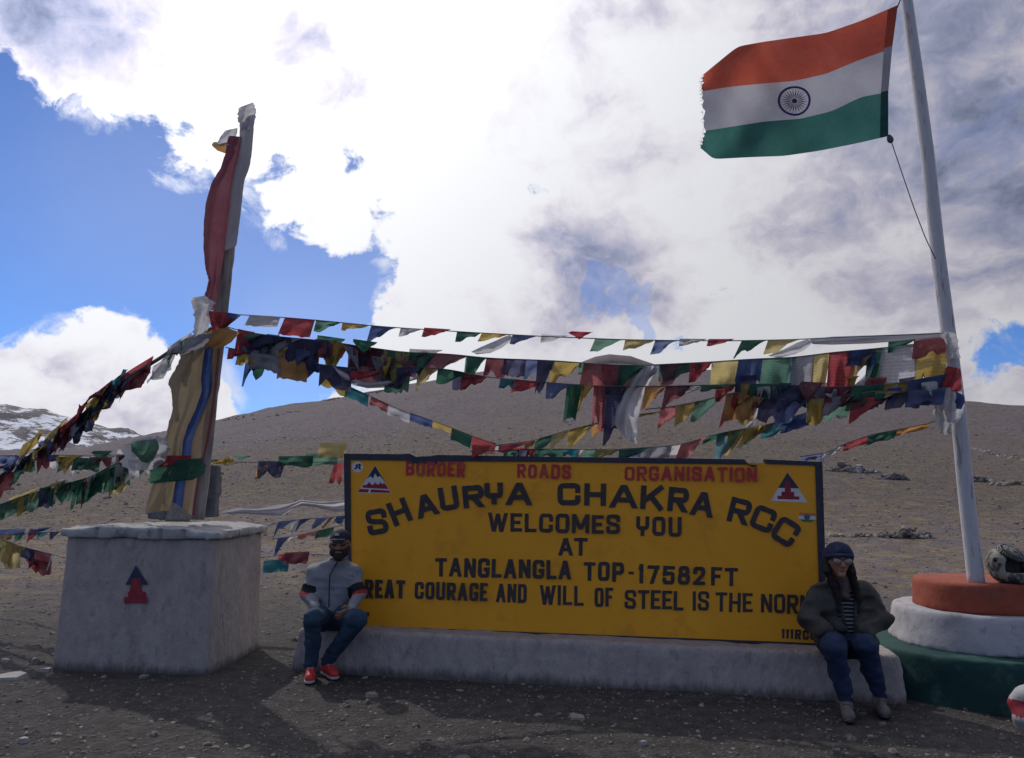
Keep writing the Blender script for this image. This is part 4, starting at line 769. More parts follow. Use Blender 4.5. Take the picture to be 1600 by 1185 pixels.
# ------------------------------------------------------------------ prayer flag strings
def fstring(lab, path, specs, group='strings of prayer flags', rw=.005, lean=.25, amp=.05, sagless=False, seed=0, crumple=0.0, dk=1.0):
    """path: (px,py,Y) picture points; specs: 'colour x0-x1/drop style' tokens"""
    pth = np.array(path, float)
    if pth[0, 0] > pth[-1, 0]: pth = pth[::-1]
    def at(x, dy=0):
        y = np.interp(x, pth[:, 0], pth[:, 1]); Y = np.interp(x, pth[:, 0], pth[:, 2]); return P(x, y + dy, Y)
    root = thing('prayer_flag_string', at(pth[0, 0]), lab, 'prayer flags', group)
    cv_ = curve(pth, 90); k = cv_[:, :2].copy()
    for _ in range(3): k[1:-1] = (k[:-2] + 2 * k[1:-1] + k[2:]) / 4
    tube('rope', [P(k[i, 0], k[i, 1], cv_[i, 2]) for i in range(len(k))], rw, M_rope, root, 5)
    for tok in specs.split():
        c = tok[0]; body = tok[1:]; sty = body[-1] if body[-1].isalpha() else 't'; body = body.rstrip('abcdefghijklmnopqrstuvwxyz'); dy = 0
        if '@' in body: body, dys = body.split('@'); dy = float(dys)
        xs, dr = body.split('/'); x0, x1 = [float(q) for q in xs.split('_')]; dr = float(dr) * dk
        nu, nv = 10, 8; V = []; uv = []; ph = random.uniform(0, 6.3); ph2 = random.uniform(0, 6.3); ln_ = lean * random.uniform(.3, 1.3); cc = random.uniform(-.25, .25); dpo = random.uniform(-.09, .09); notch = random.random() < .3
        Yc = np.interp((x0 + x1) / 2, pth[:, 0], pth[:, 2]); fs = random.uniform(.7, 1.5)
        for j in range(nv):
            v = j / (nv - 1)
            for i in range(nu):
                u = i / (nu - 1); x = x0 + (x1 - x0) * u
                if sty == 't': d = dr * (1 - u ** 1.4 * .92) * (1 + cc * math.sin(u * 9 + ph) * .5)
                elif sty == 'l': d = dr * (.12 + .88 * u ** .8)
                elif sty == 'r': d = dr * (1 + cc * .35 * math.sin(u * 5 + ph))
                elif sty == 'v': d = dr * (1 - abs(u - .45) * 1.7)
                elif sty == 'c': d = dr * (.55 + .45 * math.sin(u * 8 + ph))
                else: d = dr
                if notch and sty in 'rt': d *= 1 - .4 * v ** 3 * math.exp(-((u - .5 - cc) / .12) ** 2)
                sx = -ln_ * dr * v * (1.0 if sty != 'l' else -.6) * (1 + .3 * math.sin(u * 4 + ph)); 
                dz = (amp * 1.35 + crumple) * fs * v ** .7 * (math.sin(u * 6.5 * fs + ph + v * 1.8) * .6 + math.sin(u * 12 + ph2 - v * 3) * .3 + .25 * math.sin(v * 8 + ph2) + .22 * math.sin(u * 21 + v * 6 + ph)) 
                fx_ = 0; d_ = (random.uniform(-.07, .05) * dr if j == nv - 1 else 0); wob = crumple * 160 * v * (math.sin(u * 9 + ph2 + v * 4))
                V.append(P(x + sx + wob * .5, np.interp(x, k[:, 0], k[:, 1]) + dy + d * v + d_ + wob * .3, np.interp(x, pth[:, 0], pth[:, 2]) - .008 + dpo * v ** .5 + dz + fx_ * v)); uv.append((u, v))
        Fs = [(j * nu + i, j * nu + i + 1, (j + 1) * nu + i + 1, (j + 1) * nu + i) for j in range(nv - 1) for i in range(nu - 1)]
        mk('flag', V, Fs, (CLF if random.random() < .38 else CL)[c], root, uv=uv)
    return root
Y0, Y1 = YP - .12, YF - .05
def lerpY(pts, ya, yb, x0=340, x1=1480): return [(x, y, ya + (yb - ya) * (x - x0) / (x1 - x0)) for x, y in pts]
fstring('topmost prayer flag string, small spaced flags against the clouds', lerpY([(345, 491), (375, 492), (440, 496), (500, 501), (600, 511), (740, 520), (850, 526), (970, 531), (1060, 532.5), (1140, 533), (1240, 531), (1300, 528), (1478, 521)], Y0, Y1),
        'w390_438/16r r445_492/27r g494_533/18 y535_578/13 b580_623/26 w626_661/14 r663_706/15@-3 g714_752/17 y753_796/14 b801_841/15 w846_888/14@-3 r893_928/12@-10v g930_976/21 y977_1023/18 b1024_1062/24 w1062_1105/12@-3 r1107_1148/12@-3 g1159_1200/30 y1200_1256/24', lean=.35, amp=.04)
S2p = [(345, 508), (375, 518), (440, 527), (500, 532), (560, 541), (640, 552), (700, 553), (760, 560), (870, 564), (905, 567), (960, 571), (1010, 571), (1110, 566), (1180, 561), (1240, 559), (1300, 551), (1370, 545), (1430, 538), (1480, 532)]
def rnd_tokens(x0, x1, st, cols, d0, d1, y0, y1): return ' '.join('%s%d_%d/%d@%d%s' % (random.choice(cols), x, x + random.randint(20, 44), random.randint(d0, d1), random.randint(y0, y1), random.choice('rtrlcv')) for x in range(x0, x1, st))
EXR = rnd_tokens(1150, 1440, 17, 'ngbrymsw', 16, 30, -16, 16); EXL = rnd_tokens(372, 650, 15, 'nnmgbsyr', 16, 34, -2, 18)
fstring('densest upper prayer flag string running from the post to the flagpole under the topmost one', lerpY(S2p, Y0 - .05, Y1 - .03),
        'g372_408/18 n374_450/34 s398_470/42t g400_440/60 m440_498/32r n448_502/40r g496_540/20@-8 r500_548/22 y515_548/48 n545_600/34r m548_604/46r g552_590/16@-10v n596_634/46r y600_640/44r g606_646/52r s640_692/16@-6 m664_730/28 g728_762/42 t730_758/30 m760_792/24r n788_822/22r b820_864/24 n840_868/46t y862_908/36 g905_940/16 r912_968/34r m940_992/40r g962_1012/34 s988_1042/30 m1034_1078/36 g1030_1112/22 r1078_1114/26 y1112_1160/32r b1154_1192/28r g1188_1234/44r t1230_1244/34r s1238_1272/44r y1271_1298/50r r1296_1336/60r b1322_1368/20r o1332_1372/46t g1356_1382/52r w1378_1434/62r g1388_1434/14@-8 y1430_1482/66r r1428_1480/24@-6r ' + EXL, amp=.05, lean=.12, dk=1.22)
S3p = [(352, 543), (400, 552), (500, 570), (560, 577), (640, 573), (700, 577), (760, 590), (800, 593), (850, 598), (940, 604), (1030, 604), (1110, 602), (1200, 600), (1300, 606), (1400, 600), (1480, 585)]
fstring('second dense prayer flag string, sagging just over the hill crest', lerpY(S3p, Y0 - .12, Y1 - .10),
        'r357_388/15 y372_402/16@4r b386_424/44t s392_440/20r o436_482/26r b474_512/24 n500_550/28r r548_602/14@4 m600_652/20@-10r n620_660/26 y654_682/30 g684_742/20 n708_752/24 r724_762/24 t782_804/12r r800_852/17 b854_892/22 g886_910/44r y898_930/40 r928_946/56r n940_978/52r y960_1000/14 o1008_1044/30 m1040_1082/28 s1060_1110/12 g1096_1152/9 r1120_1152/22 y1151_1178/24r g1172_1212/20r n1208_1262/26r s1240_1300/18r m1290_1340/24r g1330_1382/20r y1374_1424/14r b1420_1478/34r ' + EXR, amp=.05, lean=.15, dk=1.25)
S4p = [(1008, 640), (1050, 636), (1090, 628), (1150, 613), (1190, 622), (1240, 626), (1300, 622), (1360, 612), (1420, 612), (1482, 606)]
fstring('third prayer flag string with big blue flags, right half only', lerpY(S4p, Y0 - .1, Y1 - .16),
        'r1032_1072/32 y1056_1098/34 g1086_1136/32 o1134_1182/42r r1136_1176/52t y1166_1196/50 n1188_1232/36r b1214_1266/48 y1262_1288/38r r1284_1332/16 s1290_1336/30 g1326_1376/26r r1330_1392/36@8 y1368_1420/12 n1386_1440/28r b1420_1478/26r w1462_1486/34r', amp=.045, lean=.2)
S5p = [(372, 520), (450, 556), (545, 604), (620, 638), (690, 663), (755, 688), (800, 700)]
fstring('thin prayer flag string slanting down from the post to the sign top', [(x, y, 7.6 - .2 * (x - 372) / 428) for x, y in S5p],
        'y502_542/20r t540_576/18r r580_607/13r w607_641/16r b641_676/12r y676_707/9r g706_738/18r r738_775/18r w770_788/10r r780_828/12', amp=.02, lean=.15, rw=.004)
S6p = [(770, 697), (830, 690), (880, 675), (940, 660), (1000, 648), (1050, 642), (1100, 630)]
fstring('prayer flag string rising right from the sign top, mostly yellow', [(x, y, 7.35 - .35 * (x - 770) / 330) for x, y in S6p], 'r738_775/20@-2 r782_835/12 y820_842/12 g836_878/22 y862_892/26 y888_928/30 o925_955/20 n944_976/38 y975_1030/8', amp=.03, lean=.1, rw=.008)
S7p = [(735, 706), (840, 702), (960, 703), (1060, 696), (1130, 676), (1200, 664), (1260, 645), (1330, 628), (1400, 612), (1480, 604)]
fstring('lowest prayer flag string skimming the sign top, long green and red flags', [(x, y, 7.3 - .5 * (x - 735) / 745) for x, y in S7p], 'y744_772/10 g788_812/12r n808_828/12r r824_838/12r g836_880/14r t880_905/12r w902_916/14 g915_975/16 y930_970/16 b968_1002/14r g970_1020/16 s1006_1050/20r w1040_1066/16r r1064_1110/34 g1100_1150/12 t1120_1170/44 y1138_1178/38 g1164_1206/26 o1172_1216/26 y1166_1200/34 t1190_1262/22 b1222_1282/22r g1290_1330/24r s1280_1310/26', amp=.04, lean=.3)
fstring('short lone string of five tapered flags right of the sign top', [(1250, 714, 6.95), (1290, 708, 6.9), (1320, 694, 6.88), (1360, 680, 6.85), (1400, 672, 6.82), (1450, 662, 6.8), (1486, 650, 6.8)], 'b1252_1286/10r w1284_1322/16t w1290_1310/22t r1320_1362/12r g1356_1402/14r o1400_1452/9r', amp=.05, lean=.3, crumple=.012)
# white scarves among the strings
clothpx('white_scarf', [(1266, 531, 1270, 538), (1300, 526, 1300, 539), (1360, 524, 1360, 537), (1420, 522, 1420, 532), (1476, 519, 1476, 526)], 6.86, MW, None, 6, 40, .015, 1.2, 'long white scarf stretched taut along the right end of the topmost string', 'scarf', 'white scarves among the flags', bul=.02, thick=.01)
clothpx('white_scarf', [(1262, 530, 1270, 536), (1245, 536, 1256, 548), (1225, 546, 1242, 554), (1200, 556, 1215, 560)], 6.9, MW, None, 6, 16, .02, 1.2, 'loose white tail trailing left from the stretched scarf', 'scarf', 'white scarves among the flags', bul=.02)
clothpx('white_scarf', [(796, 523, 803, 529), (776, 532, 784, 544), (750, 543, 766, 552), (736, 550, 745, 554)], 7.28, MW, None, 6, 16, .02, 1.2, 'pale scarf end trailing left under the topmost string, left of centre', 'scarf', 'white scarves among the flags', bul=.02)
clothpx('white_scarf', [(1000, 572, 1024, 572), (985, 590, 1018, 592), (972, 615, 1004, 620), (962, 640, 998, 650), (960, 660, 996, 672), (968, 676, 994, 686), (978, 686, 996, 695)], 7.0, clothmat('gauze_white', (.62, .61, .64), .65), None, 12, 34, .035, 2.2, 'long sheer white scarf hanging down in front of the flags at centre', 'scarf', 'white scarves among the flags', bul=.05, jag=.8)
clothpx('white_scarf', [(520, 572, 532, 588), (545, 586, 552, 602), (570, 596, 574, 607), (600, 596, 604, 606), (625, 590, 628, 600), (655, 578, 662, 590)], 7.3, MW, None, 7, 26, .03, 1.2, 'white scarf sagging under the dense flags left of centre', 'scarf', 'white scarves among the flags', bul=.03)
clothpx('white_scarf', [(1358, 568, 1372, 566), (1352, 586, 1362, 590), (1335, 602, 1345, 612), (1310, 616, 1320, 622), (1290, 620, 1300, 626)], 6.74, MW, None, 6, 22, .03, 1.2, 'narrow white scarf looping over the red and yellow flags near the flagpole', 'scarf', 'white scarves among the flags', bul=.03)
clothpx('white_scarf', [(1170, 626, 1186, 622), (1172, 640, 1190, 640), (1168, 655, 1184, 655), (1160, 668, 1174, 668)], 6.84, MW, None, 6, 14, .03, 1.5, 'creamy scarf bunched between the orange and blue flags', 'scarf', 'white scarves among the flags', bul=.03)
# left-hand strings
EX = ' '.join('%s%d_%d/%d@%d%s' % (random.choice('nnbgmrtsyw'), x, x + random.randint(26, 56), random.randint(16, 32), random.randint(-16, 2), random.choice('rtcv')) for x in range(-60, 150, 26))
fstring('thick bunched prayer flag string falling steeply from the post to the left edge', [(-120, 815, 9.8), (0, 745, 9.1), (45, 715, 8.8), (90, 683, 8.6), (150, 630, 8.3), (200, 590, 8.1), (250, 560, 7.9), (290, 532, 7.75), (330, 514, 7.65)],
        'w262_300/20@-8r w240_275/24@6r g262_292/18 r180_240/20@-10r m190_236/22r b195_210/26 t172_200/30@-14 n150_190/26@-6r y134_176/24@-12 g132_166/26@-4 r104_138/30@-8 y150_172/14@10 n120_150/28@2r s90_140/20@4r b108_140/26@10 m62_110/28@-2r b60_96/24@-10r y36_72/26@-26 y40_68/18@0 g20_60/22@2r b28_66/16@-4 r-20_22/22@0r r0_20/26 n-60_-20/24 y-90_-60/20 ' + EX, amp=.12, lean=.3, crumple=.05, rw=.02, dk=1.25)
fstring('middle string of thin yellow and green flags crossing behind the post', [(-150, 722, 10.2), (0, 712, 9.9), (90, 711, 9.6), (190, 713, 9.2), (320, 722, 8.9), (450, 723, 8.6), (545, 722, 8.3)],
        'b0_30/14r b58_92/10r y92_130/30v w112_130/38 w128_150/26r g146_178/18@-8v w184_230/28@-10 r186_206/22r n203_222/18r g196_218/26@4 g318_340/10@-4 y334_366/8@-4r g366_392/8@-10v y350_366/10@-8 n404_445/26@-2r o402_420/24@4 r440_448/14 g436_490/16@-10r g478_530/18@-14r y500_542/24@-30r r522_538/32@2r ' + rnd_tokens(20, 250, 24, 'ygwbsr', 12, 28, -4, 6), amp=.06, lean=.2, rw=.004, crumple=.012)
fstring('lower left string of large green and yellow flags', [(-120, 830, 9.6), (0, 790, 9.1), (60, 768, 8.8), (110, 754, 8.6), (140, 746, 8.45), (175, 727, 8.3), (215, 714, 8.1), (260, 716, 7.7)],
        'g-8_46/26@-2r y14_66/14@-6 n62_88/34@-4r y78_104/24@-6 s90_112/22@-10r m108_122/8 g116_140/46t r128_138/50t s138_152/30 g144_172/22r g166_198/42r y186_204/48t y170_198/14@34r r188_206/20@-2 ' + rnd_tokens(-10, 220, 19, 'gygnwr', 18, 36, -4, 8), amp=.05, lean=.15, crumple=.012)
fstring('small blue and red flags crossing just left of the concrete block', [(-150, 842, 11.2), (0, 836, 10.6), (60, 833, 10.2), (105, 830, 9.8)], 'o0_20/9r b0_40/10@-8r g24_42/14 r44_60/14 n46_72/10@-6 t58_78/10 n78_94/12 y94_104/7r b60_84/9@-8', amp=.04, rw=.004)
fstring('string of yellow, navy and red flags slanting into the block\'s left side', [(-150, 800, 9.9), (0, 842, 9.2), (40, 856, 8.9), (80, 866, 8.6), (102, 872, 8.4)], 'y-30_22/36r y10_34/38r g-4_14/34@6 o22_42/16 n34_54/18r m48_82/34r r44_80/22@14v w80_86/28', amp=.05, rw=.004)
fstring('row of blue pennants between the block and the sign', [(400, 828, 9.6), (440, 815, 9.4), (480, 811, 9.2), (510, 809, 9.0), (560, 804, 8.8)], 'b410_434/8 b434_464/26 b468_490/20 w458_470/22r b494_522/16 y514_522/18r b526_540/12r', amp=.03, rw=.004, lean=.8)
fstring('low string of red and green flags hidden partly by the man\'s cap', [(430, 842, 9.0), (460, 838, 8.8), (495, 830, 8.6), (530, 822, 8.4), (560, 816, 8.3)], 'b434_458/26 w450_470/8 r466_496/8r g494_522/13r', amp=.03, rw=.004, lean=.5)
fstring('teal and red flags slung low between the block and the man\'s arm', [(400, 872, 8.6), (440, 868, 8.4), (480, 866, 8.2), (520, 868, 8.0)], 't412_452/20@6r r436_452/12@-2r m445_484/18@-4r', amp=.04, rw=.004)
clothpx('white_scarf', [(346, 800, 346, 806), (372, 794, 372, 803), (400, 795, 400, 804), (436, 789, 440, 808), (455, 787, 456, 796), (470, 781, 472, 790), (495, 784, 495, 793), (520, 784, 520, 800), (545, 781, 545, 800)], 9.3, clothmat('scarf_rumpled', (.60, .59, .64), .5), None, 9, 60, .09, 1.7, 'long rumpled white scarf slung between the block and the sign\'s left edge', 'scarf', 'white scarves among the flags', bul=.03, jag=1.5)

# ------------------------------------------------------------------ helmet and painted stone
hc = P(1574, 887, 6.66); hc = hc.copy(); zt_ = .90; hc[2] = zt_ + .145
helmet = thing('motorcycle_helmet', (hc[0], hc[1], zt_), 'camouflage full-face motorcycle helmet resting on the orange tier', 'helmet')
M_camo = mat('camouflage_shell', (.04, .044, .04), (.26, .25, .225), 14, .6, spec=.3, stops=(.46, .56), c3=(.18, .17, .12), s3=7); M_hdk = mat('helmet_black', (.012, .012, .016), rough=.3, spec=.6); M_pad = mat('helmet_padding', (.03, .028, .03), (.06, .055, .055), 30, .95)
fd = np.array([.25, -.97, 0]); fd /= np.linalg.norm(fd); rt = np.array([-fd[1], fd[0], 0])
def hloc(X, Y, Z): return (X - hc[0]) * rt[0] + (Y - hc[1]) * rt[1], (X - hc[0]) * fd[0] + (Y - hc[1]) * fd[1], Z - hc[2]
def hshell(X, Y, Z):
    r, f_, z = hloc(X, Y, Z); o = np.sqrt((r / .142) ** 2 + ((f_) / .165) ** 2 + (z / .158) ** 2) - 1
    ch = np.sqrt((r / .125) ** 2 + ((f_ - .06) / .135) ** 2 + ((z + .085) / .07) ** 2) - 1; d = smin(o * .145, ch * .07, .04)
    inn = (np.sqrt((r / .118) ** 2 + (f_ / .14) ** 2 + ((z + .02) / .135) ** 2) - 1) * .12; d = np.maximum(d, -inn)
    op = np.maximum(np.maximum(np.abs(r) - .115 + .25 * np.maximum(z - .0, 0), -f_ + .02), np.maximum(z - .075, -z - .055)); d = np.maximum(d, -op); return np.maximum(d, -(z + .143))
V, Fq = nets(hshell, hc - .24, hc + .24, .008); mk('shell', V, Fq, M_camo, helmet)
def hvis(X, Y, Z):
    r, f_, z = hloc(X, Y, Z); o = (np.sqrt((r / .146) ** 2 + (f_ / .169) ** 2 + (z / .162) ** 2) - 1) * .145; sl_ = np.abs(z - .095 + .55 * (f_ - .08)) - .02
    return np.maximum(np.maximum(np.abs(o) - .004, sl_), -f_ - .03)
V, Fq = nets(hvis, hc - .24, hc + .24, .008); mk('visor', V, Fq, M_hdk, helmet)
V, Fq = nets(lambda X, Y, Z: np.maximum((np.sqrt((hloc(X, Y, Z)[0] / .116) ** 2 + (hloc(X, Y, Z)[1] / .138) ** 2 + ((hloc(X, Y, Z)[2] + .02) / .133) ** 2) - 1) * .12, hloc(X, Y, Z)[1] - .03), hc - .24, hc + .24, .012); mk('padding', V, Fq, M_pad, helmet)
for s_ in (-1, 1):
    q = hc + rt * s_ * .138 + fd * .02 + np.array([0, 0, .04]); V, Fq = sdfmesh([('e', q, (.018, .018, .022))], .006); mk('visor_pivot', V, Fq, M_hdk, helmet)
# painted stone
pc = G(1622, 1138); V, Fq = sdfmesh([('e', (pc[0], pc[1], .10), (.17, .15, .20)), ('e', (pc[0] + .08, pc[1], .06), (.2, .16, .16))], .014, fold=.03, ff=7)
cz = V[Fq].mean(1); wob = .03 * np.sin(cz[:, 0] * 17) + .02 * np.sin(cz[:, 0] * 41); mi = ((cz[:, 2] + wob > .085) & (cz[:, 2] + wob < .185)).astype(int)
setp(mk('painted_stone', V, Fq, [M_wh, M_red], mi=mi), 'rounded stone painted white with a red band at the bottom right corner', 'stone')

# ------------------------------------------------------------------ people
M_skin = mat('skin', (.26, .13, .085), (.31, .165, .11), 12, .55); M_hair = mat('hair', (.012, .010, .010), (.025, .02, .018), 40, .7, .4, 60, stretch=(3, 3, .4))
M_jk = mat('grey_jacket', (.20, .205, .225), (.26, .265, .285), 7, .9, .25, 60); M_jb = mat('jacket_black_band', (.015, .016, .022), rough=.85); M_jr = mat('jacket_red_band', (.42, .03, .035), rough=.8)
M_jeans = mat('denim_blue', (.02, .042, .075), (.038, .07, .115), 10, .9, .3, 70); M_jean2 = mat('denim_dark_blue', (.012, .022, .055), (.022, .038, .09), 10, .9, .3, 70)
M_olive = mat('olive_jacket', (.040, .038, .035), (.064, .061, .055), 8, .7, .35, 40); M_bean = mat('navy_knit', (.018, .022, .055), (.035, .04, .085), 25, .95, .6, 90); M_redsh = mat('red_shoe', (.50, .035, .035), (.60, .06, .055), 20, .55); M_sole = mat('pale_sole', (.4, .38, .38)); M_boot = mat('grey_boot', (.09, .085, .08), (.17, .155, .145), 20, .7, .4, 40)
M_cap = M_cap; M_navycap = mat('dark_cap', (.014, .016, .028), (.024, .026, .042), 20, .85); M_glass = mat('dark_lens', (.01, .01, .014), rough=.1, spec=.9); M_lensp = mat('bright_lens', (.25, .16, .15), rough=.12, spec=.9); M_scf = mat('brown_scarf', (.10, .07, .065), (.17, .12, .11), 16, .9); M_beard = mat('beard', (.018, .014, .012), (.035, .027, .023), 60, .9, .5, 90)

def person_mesh(J, face, skinm, root, male=True):
    """one continuous body: head with face, neck, trunk, arms, hands with fingers, legs, feet"""
    hd = J['head']; fx = np.array(face[0]); up = np.array([0, 0, 1.0]); sdv = np.cross(fx, up); sdv /= np.linalg.norm(sdv); r = face[1]
    def at(f_, s_, u_): return hd + fx * f_ * r + sdv * s_ * r + up * u_ * r
    pr = [('e', hd + up * r * .25, (r * .80, r * .93, r * .95)), ('c', at(.18, 0, -.15), at(.36, 0, -.78), r * .64, r * .34), ('c', at(.85, 0, .18), at(1.05, 0, -.18), r * .09, r * .16, .012), ('e', at(1.0, .10, -.22), (r * .11,) * 3, .01), ('e', at(1.0, -.10, -.22), (r * .11,) * 3, .01),
          ('c', at(.83, -.22, -.50), at(.83, .22, -.50), r * .10, r * .10, .01), ('e', at(.68, 0, -.88), (r * .22,) * 3), ('c', at(.80, -.5, .30), at(.80, .5, .30), r * .12, r * .12, .015), ('e', at(0, .82, -.02), (r * .14, r * .2, r * .28), .01), ('e', at(0, -.82, -.02), (r * .14, r * .2, r * .28), .01)]
    pr += [('c', hd - up * r * .5, J['neck'], r * .52, r * .55), ('c', J['neck'], J['chest'], r * .55, r * .8)]
    tw = 1.0 if male else .93
    pr += [('c', J['chest'] + sdv * .09 * tw, J['belly'] + sdv * .05, .088, .085), ('c', J['chest'] - sdv * .09 * tw, J['belly'] - sdv * .05, .088, .085), ('c', J['belly'], J['pelvis'], .10, .11)]
    for s in 'LR':
        pr += [('c', J['chest'] + up * .07, J['sh' + s], .075, .06), ('c', J['sh' + s], J['el' + s], .058, .043), ('c', J['el' + s], J['wr' + s], .043, .028), ('c', J['pelvis'], J['hip' + s], .12, .095), ('c', J['hip' + s], J['kn' + s], .088, .06), ('c', J['kn' + s], J['an' + s], .056, .038)]
        w = J['wr' + s]; hdv = J['hand' + s] - w; hdv /= np.linalg.norm(hdv); sv = J['palm' + s]; sv = sv / np.linalg.norm(sv); nv_ = np.cross(hdv, sv)
        pr += [('c', w, w + hdv * .05, .028, .03, .02), ('c', w + hdv * .05 - sv * .018, w + hdv * .085 - sv * .024, .02, .014, .01), ('c', w + hdv * .05 + sv * .018, w + hdv * .085 + sv * .024, .02, .014, .01)]
        for kf, ll in zip((-.030, -.010, .010, .030), (.060, .072, .068, .052)):
            a = w + hdv * .085 + sv * kf; b_ = a + hdv * ll * .55 + nv_ * .010; c_ = b_ + hdv * ll * .35 + nv_ * .026; pr += [('c', a, b_, .0100, .0092, .004), ('c', b_, c_, .0092, .0078, .004)]
        ts = -1 if s == 'L' else 1; a = w + hdv * .025 + sv * .026 * ts; b_ = a + (hdv * .6 + sv * ts * .8) * .035; c_ = b_ + (hdv * .95 + sv * ts * .2 + nv_ * .3) * .032; pr += [('c', a, b_, .014, .012, .01), ('c', b_, c_, .012, .009, .005)]
        pr += [('c', J['an' + s], J['an' + s] - up * .03 , .04, .04), ('c', J['an' + s] - up * .045, J['toe' + s], .036, .028)]
    V, Fq = sdfmesh(pr, .0085, .022); ob = mk('body', V, Fq, skinm, root); return at, sdv, up
def legcloth(J, m, root, hips=.15, fold=.013, knee=.078, ank=.058):
    pr = [('e', J['pelvis'], (.185, .14, .12))]
    for s in 'LR':
        mid = (J['hip' + s] + J['kn' + s]) / 2; cf = (J['kn' + s] + J['an' + s]) / 2
        pr += [('c', J['pelvis'], J['hip' + s], .125, .115), ('c', J['hip' + s], mid, .108, .094), ('c', mid, J['kn' + s], .094, knee), ('c', J['kn' + s], cf + np.array([0, .02, 0]), knee * .96, knee * .84), ('c', cf + np.array([0, .02, 0]), J['an' + s], knee * .84, ank)]
    V, Fq = sdfmesh(pr, .0095, .02, fold=fold, ff=16, cut=lambda X, Y, Z, V_: np.maximum(V_, J['anL'][2] - .045 - Z)); return mk('trousers', V, Fq, m, root)
def shoe(J, s, m, root, name, ht=.0, laces=None):
    a = J['an' + s]; t_ = J['toe' + s]; d = (t_ - a) * [1, 1, 0]; d /= np.linalg.norm(d); heel = a * [1, 1, 0] - d * .035
    sd_ = np.array([-d[1], d[0], 0]); toe = heel + d * .245
    pr = [('c', heel + [0, 0, .045], toe - d * .05 + [0, 0, .038], .040, .036), ('c', toe - d * .075 + sd_ * .012 + [0, 0, .036], toe - d * .035 + [0, 0, .034], .040, .032), ('c', heel + d * .03 + [0, 0, .07], a + [0, 0, .0 + ht], .045, .046 + ht * .1), ('c', heel + d * .05 + [0, 0, .075], heel + d * .15 + [0, 0, .055], .036, .03)]
    V, Fq = sdfmesh(pr, .007, .02, fold=.003, ff=24, cut=lambda X, Y, Z, V_: np.maximum(V_, .016 - Z)); sh_ = mk(name, V, Fq, m, root)
    pr = [('c', heel + [0, 0, .012], toe - d * .04 + [0, 0, .012], .046, .044)]; V, Fq = sdfmesh(pr, .008, .01, cut=lambda X, Y, Z, V_: np.maximum(np.maximum(V_, Z - .02), -.002 - Z)); mk('sole', V, Fq, M_sole if m is M_redsh else M_hdk, sh_)
    lv = []; lf = []
    for q in range(4):
        c = heel + d * (.085 + q * .026) + np.array([0, 0, .108 - q * .011 + ht * .2]); s0 = len(lv); e2 = .026
        lv += [c - sd_ * e2 - d * .004 + [0, 0, -.006], c + sd_ * e2 - d * .004 + [0, 0, -.006], c + sd_ * e2 + d * .004 + [0, 0, -.008], c - sd_ * e2 + d * .004 + [0, 0, -.008]]; 
        lv += [v_ + np.array([0, 0, .006]) for v_ in lv[s0:s0 + 4]]; lf += [(s0 + 4, s0 + 5, s0 + 6, s0 + 7), (s0, s0 + 3, s0 + 2, s0 + 1), (s0, s0 + 1, s0 + 5, s0 + 4), (s0 + 2, s0 + 3, s0 + 7, s0 + 6), (s0 + 1, s0 + 2, s0 + 6, s0 + 5), (s0 + 3, s0, s0 + 4, s0 + 7)]
    mk('laces', lv, lf, laces or M_sole, sh_)
def jointz(px, py, Y): return P(px, py, Y)
# --- man ('L' = left in the picture)
J = dict(head=P(531.5, 852, 7.08), neck=P(530, 874, 7.19), chest=P(521, 905, 7.24), belly=P(520, 945, 7.24), pelvis=P(520, 968, 7.25), shL=P(493, 897, 7.22), shR=P(551, 897, 7.22), elL=P(481, 928, 7.17), elR=P(561, 927, 7.14),
         wrL=P(493, 952, 6.98), wrR=P(549, 951, 6.97), handL=P(508, 962, 6.91), handR=P(535, 961, 6.90), palmL=np.array([.2, -.5, .8]), palmR=np.array([-.2, -.5, .8]), hipL=P(505, 972, 7.18), hipR=P(536, 972, 7.18), knL=P(490, 966, 6.80), knR=P(559, 968, 6.82), anL=P(486, 1037, 6.95), anR=P(512, 1031, 7.08), toeL=P(484, 1054, 6.80), toeR=P(522, 1049, 6.94))
for s in 'LR': J['an' + s][2] = .115 if s == 'L' else .12; J['toe' + s][2] = .03
J['pelvis'][2] = .47; J['hipL'][2] = J['hipR'][2] = .46
man = thing('person', (J['pelvis'][0], J['pelvis'][1], 0), 'man in cap, grey jacket and red shoes sitting at the sign\'s left end', 'person')
at, sdv, up = person_mesh(J, ((.05, -1, -.02), .105), M_skin, man)
pr = []
for s in 'LR': pr += [('c', J['chest'] + up * .06, J['sh' + s], .10, .078), ('c', J['sh' + s], J['el' + s], .078, .064), ('c', J['el' + s], J['wr' + s] + (J['wr' + s] - J['el' + s]) * .04, .062, .042)]
for s in 'LR': pr += [('c', J['neck'] + up * -.01, J['sh' + s] + up * .015, .05, .066)]
pr += [('c', J['chest'] + sdv * .09, J['belly'] + sdv * .075, .135, .115), ('c', J['chest'] - sdv * .09, J['belly'] - sdv * .075, .135, .115), ('c', J['belly'], J['pelvis'] + up * .03, .15, .165), ('c', J['neck'] + up * .012, J['chest'] + up * .05, .068, .12)]
V, Fq = sdfmesh(pr, .009, .025, fold=.016, ff=12, cut=lambda X, Y, Z, V_: np.maximum(V_, J['pelvis'][2] - .05 - Z))
fc = V[Fq].mean(1); mi = np.zeros(len(fc), int)
